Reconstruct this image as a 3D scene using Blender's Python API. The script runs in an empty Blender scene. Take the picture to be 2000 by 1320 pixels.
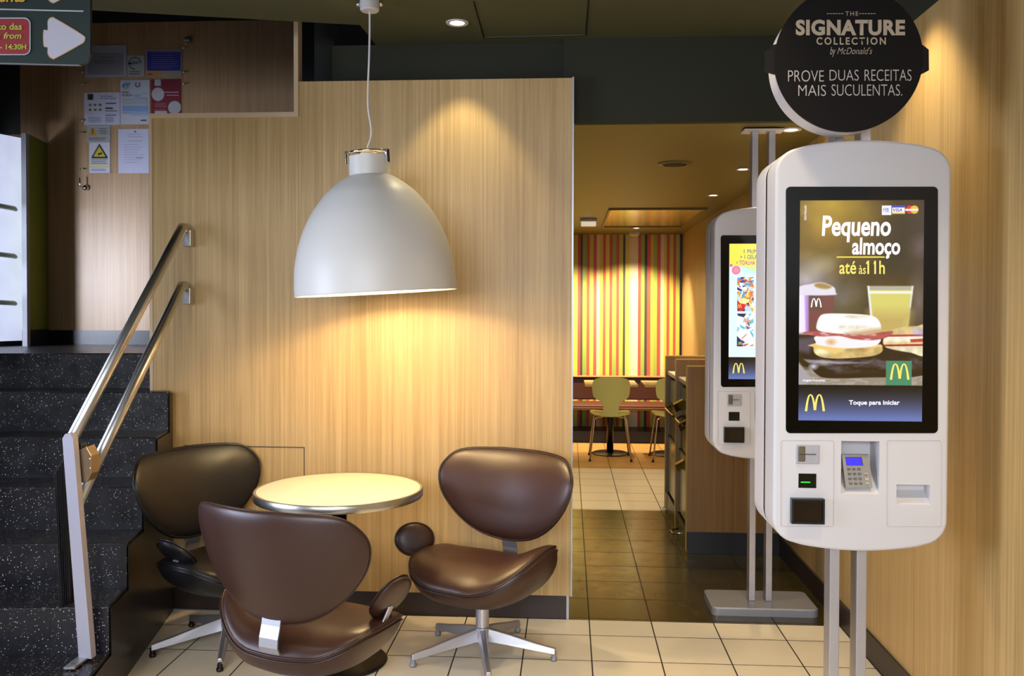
import bpy, bmesh, math, random
import numpy as np
from mathutils import Vector, Matrix
random.seed(4); rng = np.random.RandomState(7)
C = bpy.context.scene.collection
PI = math.pi
# ------------------------------------------------------------------ camera
F = 1740.; EYE = 1.523
yaw, pitch, roll = math.radians(3.617), math.radians(-1.0), math.radians(0.15)
fwd = Vector((-math.sin(yaw)*math.cos(pitch), math.cos(yaw)*math.cos(pitch), math.sin(pitch)))
rgt = Vector((math.cos(yaw), math.sin(yaw), 0)); upv = rgt.cross(fwd)
r2 = rgt*math.cos(roll)+upv*math.sin(roll); u2 = -rgt*math.sin(roll)+upv*math.cos(roll)
O = Vector((0, 0, EYE))
def P(px, py, X=None, Y=None, Z=None):
    """world point seen at a place of the photograph on a plane of known X, Y or Z"""
    d = fwd + r2*(px-1000)/F - u2*(py-632.4)/F
    t = (Y-O.y)/d.y if Y is not None else (X-O.x)/d.x if X is not None else (Z-O.z)/d.z
    return O+d*t
cam = bpy.data.cameras.new('camera'); cam.sensor_width = 36; cam.lens = 36*F/2000; cam.shift_y = -0.0138
cam.clip_start = .05
co = bpy.data.objects.new('camera', cam); C.objects.link(co)
M3 = Matrix((r2, u2, -fwd)).transposed().to_4x4(); M3.translation = O; co.matrix_world = M3
bpy.context.scene.camera = co
vs = bpy.context.scene.view_settings
vs.view_transform = 'Standard'; vs.look = 'None'; vs.gamma = 1; vs.use_curve_mapping = False; vs.exposure = 0.52
# ------------------------------------------------------------------ materials
def lin(c):
    if isinstance(c, str):
        c = tuple(int(c[i:i+2], 16)/255 for i in (0, 2, 4))
        c = tuple(x/12.92 if x <= .04045 else ((x+.055)/1.055)**2.4 for x in c)
    return tuple(c[:3])+(1,)
def mat(name, col, rough=.5, metal=0, spec=.5, emit=None, es=0, coat=0, trans=0, alpha=1):
    m = bpy.data.materials.new(name); m.use_nodes = True; b = m.node_tree.nodes['Principled BSDF']
    b.inputs['Base Color'].default_value = lin(col); b.inputs['Roughness'].default_value = rough
    b.inputs['Metallic'].default_value = metal; b.inputs['Specular IOR Level'].default_value = spec
    b.inputs['Coat Weight'].default_value = coat; b.inputs['Transmission Weight'].default_value = trans
    b.inputs['Alpha'].default_value = alpha
    if emit is not None:
        b.inputs['Emission Color'].default_value = lin(emit); b.inputs['Emission Strength'].default_value = es
    return m
class NB:
    def __init__(s, m): s.nt = m.node_tree; s.b = s.nt.nodes['Principled BSDF']
    def n(s, t, **k):
        x = s.nt.nodes.new(t)
        for a, v in k.items(): setattr(x, a, v)
        return x
    def l(s, a, b): s.nt.links.new(a, b)
    def math(s, op, a, b=None, c=None):
        x = s.n('ShaderNodeMath', operation=op)
        for i, v in enumerate((a, b, c)):
            if v is None: continue
            if isinstance(v, (int, float)): x.inputs[i].default_value = v
            else: s.l(v, x.inputs[i])
        return x.outputs[0]
    def pos(s): return s.n('ShaderNodeNewGeometry').outputs['Position']
    def sep(s, v):
        x = s.n('ShaderNodeSeparateXYZ'); s.l(v, x.inputs[0]); return x.outputs
    def map(s, v, sc, rot=(0, 0, 0)):
        x = s.n('ShaderNodeMapping'); s.l(v, x.inputs[0]); x.inputs['Scale'].default_value = sc; x.inputs['Rotation'].default_value = rot; return x.outputs[0]
    def noise(s, v, sc=5, det=3, rough=.5):
        x = s.n('ShaderNodeTexNoise'); s.l(v, x.inputs['Vector']); x.inputs['Scale'].default_value = sc
        x.inputs['Detail'].default_value = det; x.inputs['Roughness'].default_value = rough; return x.outputs['Fac']
    def ramp(s, v, stops):
        x = s.n('ShaderNodeValToRGB'); s.l(v, x.inputs[0]); e = x.color_ramp.elements
        while len(e) < len(stops): e.new(.5)
        for el, (p, c) in zip(e, stops): el.position = p; el.color = lin(c)
        return x.outputs[0]
    def mix(s, f, a, b, bt='MIX'):
        x = s.n('ShaderNodeMix', data_type='RGBA', blend_type=bt)
        for i, v in ((0, f), (6, a), (7, b)):
            if isinstance(v, (int, float)): x.inputs[i].default_value = v
            elif isinstance(v, tuple): x.inputs[i].default_value = v
            else: s.l(v, x.inputs[i])
        return x.outputs[2]
    def bump(s, h, st=.2, d=.01):
        x = s.n('ShaderNodeBump'); s.l(h, x.inputs['Height']); x.inputs['Strength'].default_value = st; x.inputs['Distance'].default_value = d
        s.l(x.outputs[0], s.b.inputs['Normal'])
def wood(name, dark, light, rough=.42):
    m = mat(name, light, rough); k = NB(m); p = k.pos()
    a = k.noise(k.map(p, (110, 110, 1.2)), 1, 3, .6); b = k.noise(k.map(p, (26, 26, .35)), 1, 2, .5)
    c = k.noise(k.map(p, (330, 330, 5)), 1, 2, .6); d = k.noise(k.map(p, (5, 5, .12)), 1, 1, .5)
    v = k.math('ADD', k.math('MULTIPLY', a, .42), k.math('MULTIPLY', b, .24))
    v = k.math('ADD', v, k.math('MULTIPLY', c, .2)); v = k.math('ADD', v, k.math('MULTIPLY', d, .14))
    k.l(k.ramp(v, [(.36, dark), (.64, light)]), k.b.inputs['Base Color'])
    k.bump(a, .08, .002); return m
def tile(name, base, grout, x0, y0, w=.3001, rough=.35, var=.06, line=.006, spec=.5, warm=None):
    m = mat(name, base, rough, spec=spec); k = NB(m); p = k.pos(); s = k.sep(p)
    fx = k.math('DIVIDE', k.math('SUBTRACT', s[0], x0), w); fy = k.math('DIVIDE', k.math('SUBTRACT', s[1], y0), w)
    def ln(f): return k.math('GREATER_THAN', k.math('ABSOLUTE', k.math('SUBTRACT', k.math('FRACT', f), .5)), .5-line/w/2)
    g = k.math('MAXIMUM', ln(fx), ln(fy))
    cv = k.n('ShaderNodeCombineXYZ'); k.l(k.math('FLOOR', fx), cv.inputs[0]); k.l(k.math('FLOOR', fy), cv.inputs[1])
    wn = k.n('ShaderNodeTexWhiteNoise'); k.l(cv.outputs[0], wn.inputs['Vector'])
    n1 = k.noise(p, 9, 5, .65)
    v = k.math('ADD', k.math('MULTIPLY', k.math('SUBTRACT', wn.outputs['Value'], .5), var), k.math('MULTIPLY', k.math('SUBTRACT', n1, .5), var*2.2))
    hs = k.n('ShaderNodeHueSaturation'); hs.inputs['Color'].default_value = lin(base); k.l(k.math('ADD', v, 1), hs.inputs['Value'])
    k.l(k.mix(g, hs.outputs[0], lin(grout)), k.b.inputs['Base Color'])
    k.l(k.math('ADD', k.math('MULTIPLY', g, .4), k.math('ADD', k.math('MULTIPLY', k.math('SUBTRACT', n1, .5), .25), rough)), k.b.inputs['Roughness'])
    k.bump(k.math('SUBTRACT', 1, g), .35, .003); return m
M = {}
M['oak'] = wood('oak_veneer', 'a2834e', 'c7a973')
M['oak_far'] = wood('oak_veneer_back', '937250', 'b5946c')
M['walnut'] = wood('walnut_veneer', '6c4818', '86622c', .4)
M['cream_tile'] = tile('cream_floor_tile', 'e0d5be', '2a2018', .107, 3.842, rough=.42)
M['dark_tile'] = tile('dark_polished_tile', '3b310f', '0b0804', .107, 4.672, rough=.24, var=.35, spec=.5)
M['cream_tile2'] = tile('cream_floor_tile_rear', 'd6cab4', '3a2c1c', .107, 6.772, rough=.35)
M['tan_tile'] = tile('tan_floor_tile', 'b98d50', '3a2810', .107, 8.57, rough=.35)
M['black_floor'] = mat('black_polished_floor', '1a1510', .25)
M['ceiling'] = mat('olive_ceiling_paint', '4c4d30', .75)
M['ceiling_low'] = mat('olive_gold_ceiling_paint', '60561a', .5)
M['bulk'] = mat('dark_olive_paint', '262819', .8)
M['void'] = mat('dark_green_paint', '12160f', .8)
M['black'] = mat('black_plastic', '0c0b0b', .35)
M['base_dark'] = mat('dark_brown_skirting', '2c201a', .45)
M['black_base'] = mat('black_skirting', '110d0b', .35)
M['steel'] = mat('brushed_steel', 'c9c6c0', .3, 1)
M['alu'] = mat('satin_aluminium', 'b9b8bd', .42, .85)
M['chrome'] = mat('chrome', 'e6e6ea', .12, 1)
M['postw'] = mat('light_painted_steel', 'b0aebc', .4, .35)
M['grey_metal'] = mat('grey_powder_coated_metal', '8f8f95', .45, .4)
M['jamb'] = mat('grey_painted_jamb', '8e8f94', .6)
M['trimw'] = mat('pale_edge_trim', 'c9b190', .5)
M['trimg'] = mat('grey_edge_trim', 'a7a9ae', .35, .5)
M['white'] = mat('white_plastic', 'c9c7c9', .4)
M['shade'] = mat('satin_white_lacquer', 'dcd8d0', .42)
M['shade_in'] = mat('white_inner_lacquer', 'f6f0e2', .6)
M['cord'] = mat('white_cord', 'dad8d8', .5)
M['green_wall'] = mat('olive_green_panel', '74801a', .6)
M['ceramic'] = mat('cream_laminate', 'efe6cf', .35)
M['glass'] = mat('clear_acrylic', 'ffffff', .05, trans=1, alpha=.14)
M['mirror'] = mat('polished_gold_metal', 'c9b070', .24, 1)
M['cutlery'] = mat('brass_metal', 'e0b860', .3, 1)
M['lime'] = mat('lime_painted_plywood', 'c2c57c', .4)
M['banq'] = mat('brown_vinyl', '4c2a1a', .4)
M['bin'] = mat('olive_glass_door', '8c8a58', .18)
def leather(name, col, rough=.43):
    m = mat(name, col, rough); k = NB(m); tc = k.n('ShaderNodeTexCoord').outputs['Object']
    v = k.n('ShaderNodeTexVoronoi'); k.l(tc, v.inputs['Vector']); v.inputs['Scale'].default_value = 420
    k.bump(v.outputs['Distance'], .06, .001)
    n = k.noise(tc, 6, 4); k.l(k.math('ADD', k.math('MULTIPLY', n, .16), rough-.08), k.b.inputs['Roughness']); return m
M['brown_leather'] = leather('brown_leather', '371f16', .38)
M['black_leather'] = leather('black_leather', '141214', .36)
M['brown_piping'] = mat('brown_piping', '301b13', .36)
M['black_piping'] = mat('black_piping', '1a181c', .25)
def speckled():
    m = mat('black_speckled_stair_tile', '15141a', .3); k = NB(m); p = k.pos()
    v = k.n('ShaderNodeTexVoronoi'); k.l(p, v.inputs['Vector']); v.inputs['Scale'].default_value = 150
    wn = k.sep(v.outputs['Color'])
    rad = k.math('MULTIPLY', k.math('SUBTRACT', wn[0], .55), .75)
    sp = k.math('LESS_THAN', v.outputs['Distance'], rad)
    s = k.sep(p); c7, s7 = math.cos(math.radians(7)), math.sin(math.radians(7))
    u = k.math('ADD', k.math('MULTIPLY', s[0], c7), k.math('MULTIPLY', s[1], s7))
    row = k.math('FLOOR', k.math('DIVIDE', k.math('SUBTRACT', s[2], -.0032), .1845))
    f = k.math('FRACT', k.math('ADD', k.math('DIVIDE', u, .3), k.math('MULTIPLY', row, .27)))
    g = k.math('GREATER_THAN', k.math('ABSOLUTE', k.math('SUBTRACT', f, .5)), .491)
    n = k.noise(p, 14, 4); base = k.mix(n, lin('09090e'), lin('1b1a22'))
    c = k.mix(k.math('MULTIPLY', sp, .8), base, lin('e0dad0')); c = k.mix(g, c, lin('08080a'))
    k.l(c, k.b.inputs['Base Color']); k.l(k.math('ADD', k.math('MULTIPLY', n, .25), .2), k.b.inputs['Roughness']); return m
M['stair'] = speckled()
M['stair_side'] = mat('dark_polished_stair_side', '1c130c', .3)
def colmat(name, emit):
    m = bpy.data.materials.new(name); m.use_nodes = True; k = NB(m)
    a = k.n('ShaderNodeVertexColor', layer_name='Col')
    if emit:
        k.b.inputs['Base Color'].default_value = (0, 0, 0, 1); k.b.inputs['Roughness'].default_value = .1
        k.l(a.outputs[0], k.b.inputs['Emission Color']); k.b.inputs['Emission Strength'].default_value = emit
    else:
        k.l(a.outputs[0], k.b.inputs['Base Color']); k.b.inputs['Roughness'].default_value = .5
    return m
M['print'] = colmat('printed_colours', 0); M['screen'] = colmat('screen_picture', .76)
M['glow_white'] = mat('screen_white', '000000', .3, emit='f4f0ff', es=1.0)
M['glow_yellow'] = mat('screen_yellow', '000000', .3, emit='f6e268', es=.8)
M['glow_purple'] = mat('screen_purple', '000000', .3, emit='4a3a9c', es=.75)
M['glow_pink'] = mat('screen_pink', '000000', .3, emit='d02ac0', es=.75)
M['glow_green'] = mat('green_led', '000000', .3, emit='20ff40', es=1.5)
M['glow_blue'] = mat('blue_display', '000000', .3, emit='2a1cff', es=1.2)
M['lamp_disc'] = mat('lamp_diffuser', 'ffffff', .4, emit='ffe9cf', es=9)
M['bulb'] = mat('bulb_glow', 'ffffff', .4, emit='ffd9a0', es=12)
M['sign_black'] = mat('sign_black', '0c0705', .6, spec=.2)
M['sign_print'] = mat('sign_beige_print', 'b5a58e', .6)
M['sign_grey'] = mat('sign_grey_print', 'c3b9b2', .6)
M['sign_green'] = mat('sign_dark_green', '14251f', .45)
M['sign_lime'] = mat('sign_lime_print', 'aab63c', .5)
M['sign_orange'] = mat('sign_orange_print', 'c99a2a', .5)
M['ink'] = mat('dark_ink', '2a2a34', .6)
M['ink_blue'] = mat('blue_ink', '2b2e6a', .6)
M['paper_white'] = mat('white_print', 'e6e6f4', .6)
M['window_glow'] = mat('daylit_frosted_glass', 'd8dcee', .4, emit='cfd6f6', es=.62)
k = NB(M['window_glow']); z = k.sep(k.pos())[2]; nn = k.noise(k.pos(), 5, 5, .7)
k.l(k.math('ADD', k.math('MULTIPLY', nn, .3), .42), k.b.inputs['Emission Strength'])
# ------------------------------------------------------------------ mesh helpers
def obj(name, bm, m, parent=None, smooth=False, loc=None):
    me = bpy.data.meshes.new(name)
    if isinstance(bm, tuple): me.from_pydata(bm[0], [], bm[1])
    else: bm.to_mesh(me); bm.free()
    if parent is not None and not parent.get('_local'):
        r = root_loc(parent); me.transform(Matrix.Translation(-r))
    me.materials.append(M[m] if isinstance(m, str) else m)
    if smooth: me.polygons.foreach_set('use_smooth', [True]*len(me.polygons))
    o = bpy.data.objects.new(name, me); C.objects.link(o)
    if parent is not None: o.parent = parent
    if loc: o.location = loc
    return o
ROOT = {}
def root_loc(o):
    while o.parent is not None: o = o.parent
    return Vector(ROOT.get(o.name, o.location))
def tag(o, label, cat, group=None):
    o['label'] = label; o['category'] = cat
    if group: o['group'] = group
    return o
def thing(name, label, cat, loc=(0, 0, 0), group=None, rz=0):
    o = bpy.data.objects.new(name, None); C.objects.link(o); o.empty_display_size = .1
    o.location = loc; o.rotation_euler = (0, 0, rz); tag(o, label, cat, group); return o
def struct(name, bm, m, parent=None, smooth=False):
    o = obj(name, bm, m, parent, smooth)
    if parent is None: o['kind'] = 'structure'
    return o
def B(): return bmesh.new()
def box(bm, x0, x1, y0, y1, z0, z1, bev=0, seg=2):
    t = bmesh.new(); bmesh.ops.create_cube(t, size=1)
    bmesh.ops.scale(t, vec=(abs(x1-x0), abs(y1-y0), abs(z1-z0)), verts=t.verts)
    bmesh.ops.translate(t, vec=((x0+x1)/2, (y0+y1)/2, (z0+z1)/2), verts=t.verts)
    if bev: bmesh.ops.bevel(t, geom=t.edges[:], offset=bev, segments=seg, profile=.5, affect='EDGES')
    return merge(bm, t)
def merge(bm, t, mx=None):
    if mx is not None: t.transform(mx)
    me = bpy.data.meshes.new('t'); t.to_mesh(me); t.free(); bm.from_mesh(me); bpy.data.meshes.remove(me); return bm
def bx(*a, **k): return box(B(), *a, **k)
def prism(bm, pts, vec, bev=0):
    """closed polygon extruded by vec"""
    t = bmesh.new(); vs_ = [t.verts.new(p) for p in pts]; f = t.faces.new(vs_)
    r = bmesh.ops.extrude_face_region(t, geom=[f]); nv = [v for v in r['geom'] if isinstance(v, bmesh.types.BMVert)]
    bmesh.ops.translate(t, vec=vec, verts=nv); bmesh.ops.recalc_face_normals(t, faces=t.faces)
    if bev: bmesh.ops.bevel(t, geom=t.edges[:], offset=bev, segments=2, profile=.5, affect='EDGES')
    return merge(bm, t)
def tube(bm, pts, r, seg=12, closed=False, cap=True):
    pts = [Vector(p) for p in pts]; n = len(pts); rs = r if isinstance(r, (list, tuple)) else [r]*n
    t = bmesh.new(); rings = []; prev = None
    for i, p in enumerate(pts):
        a = pts[(i-1) % n] if (closed or i) else p; b = pts[(i+1) % n] if (closed or i < n-1) else p
        d = (b-a).normalized()
        if prev is None: u = d.orthogonal().normalized()
        else: u = (prev-d*prev.dot(d)).normalized()
        prev = u; v = d.cross(u)
        rings.append([t.verts.new(p+(u*math.cos(2*PI*j/seg)+v*math.sin(2*PI*j/seg))*rs[i]) for j in range(seg)])
    for i in range(n if closed else n-1):
        A, Bq = rings[i], rings[(i+1) % n]
        for j in range(seg): t.faces.new((A[j], A[(j+1) % seg], Bq[(j+1) % seg], Bq[j]))
    if cap and not closed: t.faces.new(rings[0][::-1]); t.faces.new(rings[-1])
    bmesh.ops.recalc_face_normals(t, faces=t.faces); return merge(bm, t)
def lathe(bm, prof, seg=48, mx=None):
    """profile (r,z) revolved about z"""
    t = bmesh.new(); rings = []
    for r, z in prof:
        rings.append([t.verts.new((max(r, 1e-5)*math.cos(2*PI*j/seg), max(r, 1e-5)*math.sin(2*PI*j/seg), z)) for j in range(seg)])
    for a, b in zip(rings, rings[1:]):
        for j in range(seg): t.faces.new((a[j], a[(j+1) % seg], b[(j+1) % seg], b[j]))
    bmesh.ops.remove_doubles(t, verts=t.verts, dist=2e-5); bmesh.ops.recalc_face_normals(t, faces=t.faces)
    return merge(bm, t, mx)
def cyl(bm, c, r, z0, z1, seg=32, bev=0):
    b = bev
    pr = [(0, z0), (r-b, z0), (r, z0+b), (r, z1-b), (r-b, z1), (0, z1)] if b else [(0, z0), (r, z0), (r, z1), (0, z1)]
    return lathe(bm, pr, seg, Matrix.Translation((c[0], c[1], 0)))
def smooth_ang(o, ang=.6):
    me = o.data; me.polygons.foreach_set('use_smooth', [True]*len(me.polygons)); me.set_sharp_from_angle(angle=ang); return o
def colour_mesh(name, polys, m, parent, Y=None, step=.0004, mapf=None, dirv=Vector((0, -1, 0))):
    """flat printed shapes: polys = [(pixel points, colour)], each a little in front of the last"""
    v, f, cols = [], [], []; layer = 0
    for pts, col in polys:
        i0 = len(v); layer += 1
        for q in pts:
            w = mapf(*q) if mapf else P(q[0], q[1], Y=Y)
            v.append(w+dirv*(step*layer))
        f.append(tuple(range(i0, i0+len(pts)))); cols.append(lin(col))
    o = obj(name, (v, f), m, parent); a = o.data.color_attributes.new('Col', 'FLOAT_COLOR', 'CORNER')
    i = 0
    for pl in o.data.polygons:
        for li in pl.loop_indices: a.data[li].color = cols[pl.index]
    return o
def ell(cx, cy, rx, ry, n=24, a0=0, a1=2*PI, rot=0):
    full = abs(a1-a0-2*PI) < 1e-6
    r = []
    for i in range(n+(0 if full else 1)):
        t = a0+(a1-a0)*i/n; x, y = rx*math.cos(t), ry*math.sin(t)
        r.append((cx+x*math.cos(rot)-y*math.sin(rot), cy+x*math.sin(rot)+y*math.cos(rot)))
    return r
def rect(x0, y0, x1, y1): return [(x0, y0), (x1, y0), (x1, y1), (x0, y1)]
def rrect(x0, y0, x1, y1, r, n=6):
    p = []
    for cx, cy, a in ((x1-r, y0+r, -PI/2), (x1-r, y1-r, 0), (x0+r, y1-r, PI/2), (x0+r, y0+r, PI)):
        p += [(cx+r*math.cos(a+PI/2*i/n), cy+r*math.sin(a+PI/2*i/n)) for i in range(n+1)]
    return p
def text(name, s, bb, m, parent, Y=None, bold=0, shear=0, space=1, mapf=None, off=.002, ext=0, vert=False):
    """lettering fitted to the pixel box bb on the plane Y"""
    cu = bpy.data.curves.new('t', 'FONT'); cu.body = s; cu.size = 1; cu.offset = bold; cu.shear = shear; cu.space_character = space
    cu.resolution_u = 4; cu.extrude = ext; to = bpy.data.objects.new('t', cu); C.objects.link(to)
    bpy.context.view_layer.update()
    me = bpy.data.meshes.new_from_object(to.evaluated_get(bpy.context.evaluated_depsgraph_get()))
    bpy.data.objects.remove(to); bpy.data.curves.remove(cu)
    xs = [v.co.x for v in me.vertices]; ys = [v.co.y for v in me.vertices]
    if not xs: return None
    x0, x1, y0, y1 = min(xs), max(xs), min(ys), max(ys); a, b, c, d = bb
    for v in me.vertices:
        u, w, dz = (v.co.x-x0)/(x1-x0), (v.co.y-y0)/(y1-y0), v.co.z
        if vert: q = (a+(c-a)*(1-w), d-(d-b)*u)
        else: q = (a+(c-a)*u, d-(d-b)*w)
        pt = mapf(*q) if mapf else P(q[0], q[1], Y=Y)
        v.co = pt+Vector((0, -off, 0))
    me.name = name; me.materials.append(M[m])
    if parent is not None: me.transform(Matrix.Translation(-root_loc(parent)))
    o = bpy.data.objects.new(name, me); C.objects.link(o)
    if parent is not None: o.parent = parent
    return o
def arches(bb):
    """the two-arch letter as pixel polygons (quads)"""
    a, b, c, d = bb; out = []
    for s in (0, 1):
        L = []; n = 22
        for i in range(n+1):
            u = i/n; t = 2*u-1
            x = (s*.47+.03+.47*u) ; y = 1-abs(t)**2.4
            inner = (s == 0 and u > .5) or (s == 1 and u < .5)
            if inner: y = y*.93+.07
            w = .034+.030*abs(t)**1.5
            L.append((x, y, w))
        R1, R2 = [], []
        for i, (x, y, w) in enumerate(L):
            p0 = L[max(i-1, 0)]; p1 = L[min(i+1, n)]; dx, dy = (p1[0]-p0[0]), (p1[1]-p0[1])*.9
            l = math.hypot(dx, dy); nx, ny = -dy/l, dx/l
            R1.append((x+nx*w, y+ny*w*1.1)); R2.append((x-nx*w, y-ny*w*1.1))
        for i in range(n):
            q = [R1[i], R1[i+1], R2[i+1], R2[i]]
            out.append([(a+(c-a)*x, d-(d-b)*max(y, 0)) for x, y in q])
    return out
def logo(name, bb, m, parent, Y=None, mapf=None, off=.0025):
    v, f = [], []
    for q in arches(bb):
        i0 = len(v)
        for p in q: v.append((mapf(*p) if mapf else P(p[0], p[1], Y=Y))+Vector((0, -off, 0)))
        f.append((i0, i0+1, i0+2, i0+3))
    return obj(name, (v, f), m, parent)

# ------------------------------------------------------------------ setting
YP = 4.35                                     # face of the oak partition
XR = 1.32                                     # right wall
def quadfloor(name, x0, x1, y0, y1, m, z=-.05): struct(name, bx(x0, x1, y0, y1, z, 0), m)
quadfloor('floor', -4.6, XR+.02, -3.2, 4.345, 'cream_tile')
quadfloor('floor', -1.2, 1.6, 4.345, 6.75, 'dark_tile')
quadfloor('floor', -1.2, 1.6, 6.75, 8.50, 'cream_tile2')
quadfloor('floor', -1.2, 1.6, 8.50, 11.1, 'tan_tile')
# right wall with its skirting
struct('wall_right', bx(XR, XR+.1, -3.2, 5.62, 0, 2.63), 'oak')
struct('wall_right_upper', bx(XR, XR+.1, -3.2, 4.42, 2.63, 2.9), 'bulk')
struct('wall_right_rear', bx(1.39, 1.5, 5.62, 11.1, 0, 2.47), 'oak')
struct('baseboard_right', bx(XR-.012, XR, -3.2, 5.6, 0, .115), 'base_dark')
# oak partition behind the table
zt = P(900, 155, Y=YP).z; zl = P(440, 230, Y=YP).z
xa, xb_, xc, xd = P(293, 500, Y=YP).x, P(325, 900, Y=YP).x, P(583, 200, Y=YP).x, P(1116, 700, Y=YP).x
zn = P(310, 766, Y=YP).z
pts = [(xb_, YP, .115), (xd, YP, .115), (xd, YP, zt), (xc, YP, zt), (xc, YP, zl), (xa, YP, zl), (xa, YP, zn), (xb_, YP, zn)]
struct('wall_partition', prism(B(), pts, (0, .06, 0)), 'oak')
struct('baseboard_partition', bx(xb_, xd-.01, YP+.012, YP+.06, 0, .115), 'base_dark')
struct('trim_1', bx(xd, xd+.008, YP-.006, YP+.066, .115, zt+.004), 'trimg')
struct('trim_2', bx(xc-.022, xc, YP-.006, YP+.06, zl-.0, 3.1), 'trimw')
struct('trim_3', bx(xa, xc-.022, YP-.006, YP+.06, zl, zl+.024), 'trimw')
struct('trim_4', bx(xa-.002, xa+.014, YP-.004, YP+.06, zn, zl), 'trimw')
struct('trim_9', bx(xb_-.004, xb_+.002, YP-.003, YP+.06, .8, zn), 'trimg')
struct('trim_10', bx(xd-.02, xd-.008, YP+.004, YP+.06, 0, .115), 'trimg')
# service hatch outline in the partition
hb = B(); a, b_ = P(360, 869, Y=YP), P(595, 873, Y=YP)
prism(hb, [a, b_, b_-Vector((0, 0, .004)), a-Vector((0, 0, .004))], (0, -.002, 0))
c_ = P(595, 1060, Y=YP); box(hb, b_.x-.004, b_.x, YP-.002, YP, c_.z, b_.z); box(hb, a.x, a.x+.004, YP-.002, YP, c_.z, a.z-.004)
struct('trim_5', hb, mat('hatch_joint', '2a2620', .4))
# ceilings
ZC, ZL = 2.85, 2.435
cpts = [P(-700, -30, Z=ZC), P(177, 20, Z=ZC), P(583, 42, Z=ZC), P(703, 49, Z=ZC), P(722, 72, Z=ZC)]
cp = [(-4.6, -3.2), (XR+.1, -3.2), (XR+.1, 4.5), (cpts[4].x, 4.5), (cpts[4].x, cpts[4].y), (cpts[3].x, cpts[3].y), (cpts[1].x, cpts[1].y), (-4.6, cpts[1].y-.15)]
struct('ceiling', prism(B(), [(x, y, ZC) for x, y in cp], (0, 0, .08)), 'ceiling')
struct('ceiling_corridor', bx(-1.2, 1.5, 4.46, 11.1, ZL, ZL+.08), 'ceiling_low')
struct('wall_bulkhead', bx(-.03, XR, 4.415, 4.46, ZL, ZC), 'bulk')
struct('wall_bulkhead_left', bx(-1.2, -.03, 4.47, 4.52, 2.435, ZC), 'bulk')
struct('ceiling_void', bx(-5.4, -.9, 3.5, 6.1, 3.75, 3.8), 'void')
struct('wall_corridor_left', bx(-1.3, -1.2, 4.5, 11.1, 0, 3.75), 'void')
struct('wall_far', bx(-1.3, 1.6, 11.06, 11.2, 0, ZL+.08), 'bulk')
# stair-hall walls
YB = 5.52; ZLAND = 1.285
xl = P(93, 500, Y=YB).x; xe = P(579, 100, Y=YB).x; ztop = P(300, 43, Y=YB).z
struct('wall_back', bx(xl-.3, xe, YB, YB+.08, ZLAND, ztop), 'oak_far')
struct('wall_back_dark', bx(xe, -1.3, YB, YB+.08, ZLAND, 3.75), 'void')
struct('wall_back_upper', bx(xl-2, xe, YB, YB+.08, ztop, 3.75), 'void')
struct('baseboard_back', bx(xl-.1, -1.3, YB-.015, YB, ZLAND, P(200, 645, Y=YB).z), 'black_base')
g0 = P(56, 262, Y=5.23); g1 = P(93, 280, Y=YB-.002)
struct('wall_green', prism(B(), [(g0.x, g0.y, 1.38), (g1.x, g1.y, 1.38), (g1.x, g1.y, g1.z), (g0.x, g0.y, g0.z)], (-.008, 0, 0)), 'green_wall')
struct('baseboard_green', prism(B(), [(g0.x, g0.y, ZLAND), (g1.x, g1.y, ZLAND), (g1.x, g1.y, 1.385), (g0.x, g0.y, 1.385)], (-.05, 0, 0)), 'black_base')
struct('wall_left_upper', bx(-5.4, g1.x-.005, 5.236, 5.242, g0.z+.0, 3.75), 'void')
wA, wB = Vector((-3.44, 5.20, ZLAND)), Vector((-3.342, 5.46, ZLAND)); dd = (wB-wA)
wA = wB-dd.normalized()*.85
wn_ = Vector((dd.y, -dd.x, 0)).normalized()
win = struct('window_1', prism(B(), [wA, wB, wB+Vector((0, 0, 1.285)), wA+Vector((0, 0, 1.285))], -wn_*.03), 'window_glow')
struct('trim_6', bx(P(44, 400, Y=5.21).x, g0.x+.001, 5.20, 5.232, ZLAND, g0.z), 'jamb')
struct('trim_7', prism(B(), [wA+wn_*.01, wB+wn_*.01, wB+wn_*.01+Vector((0, 0, .03)), wA+wn_*.01+Vector((0, 0, .03))], -wn_*.03), 'black_base')
for yy in (407, 500, 592):
    e = P(27, yy, Y=5.28); s0 = P(-60, yy-16+(yy-407)*.06, Y=4.85)
    t = tag(obj('push_bar', tube(B(), [s0, e, e+Vector((-.02, .06, -.01))], .015, 10), 'grey_metal', None, True),
            {407: 'highest steel bar across the bright frosted window', 500: 'middle steel bar across the bright frosted window', 592: 'lowest steel bar across the bright frosted window'}[yy], 'bar', 'bars across the window')
struct('light_blocker_left', bx(-5.3, -2.75, 3.86, 3.92, 1.29, 3.7), 'void')  # unseen panel added to keep front and left daylight off the landing wall
# corridor stripes
stripes = [(88, 'c8cc40'), (120, 'c8322a'), (137, '1c160c'), (150, '8fae2e'), (175, 'c8402a'), (193, 'ccc64a'), (217, 'cc4a32'), (236, 'e6d8a8'), (256, 'd6cc3a'),
           (275, 'd2452e'), (292, 'e0cf48'), (315, 'c83a2a'), (332, '9cb43a'), (357, 'c8402c'), (374, 'c0c440'), (398, '1e180c'), (412, 'd8cf50'), (435, 'e6dc9a'), (450, 'ece2c4'),
           (490, 'cc4430'), (508, '9ab838'), (530, '1c160a'), (546, 'd04a30'), (567, 'd8c43a'), (585, 'a6b83a'), (607, 'c83c2c'), (628, 'e8dcb0'), (650, 'd8c63a'), (666, 'c8402c'),
           (683, 'd8cc42'), (706, 'c8402c'), (722, 'c8cc46'), (748, '1a140a'), (764, None)]
YS = 11.05; v, f, cc = [], [], []
sx = [(P(1090+s/3.1416, 600, Y=YS).x, c) for s, c in stripes]
w0 = sx[0][0]
lft = []
x = w0; i = 12
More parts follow.
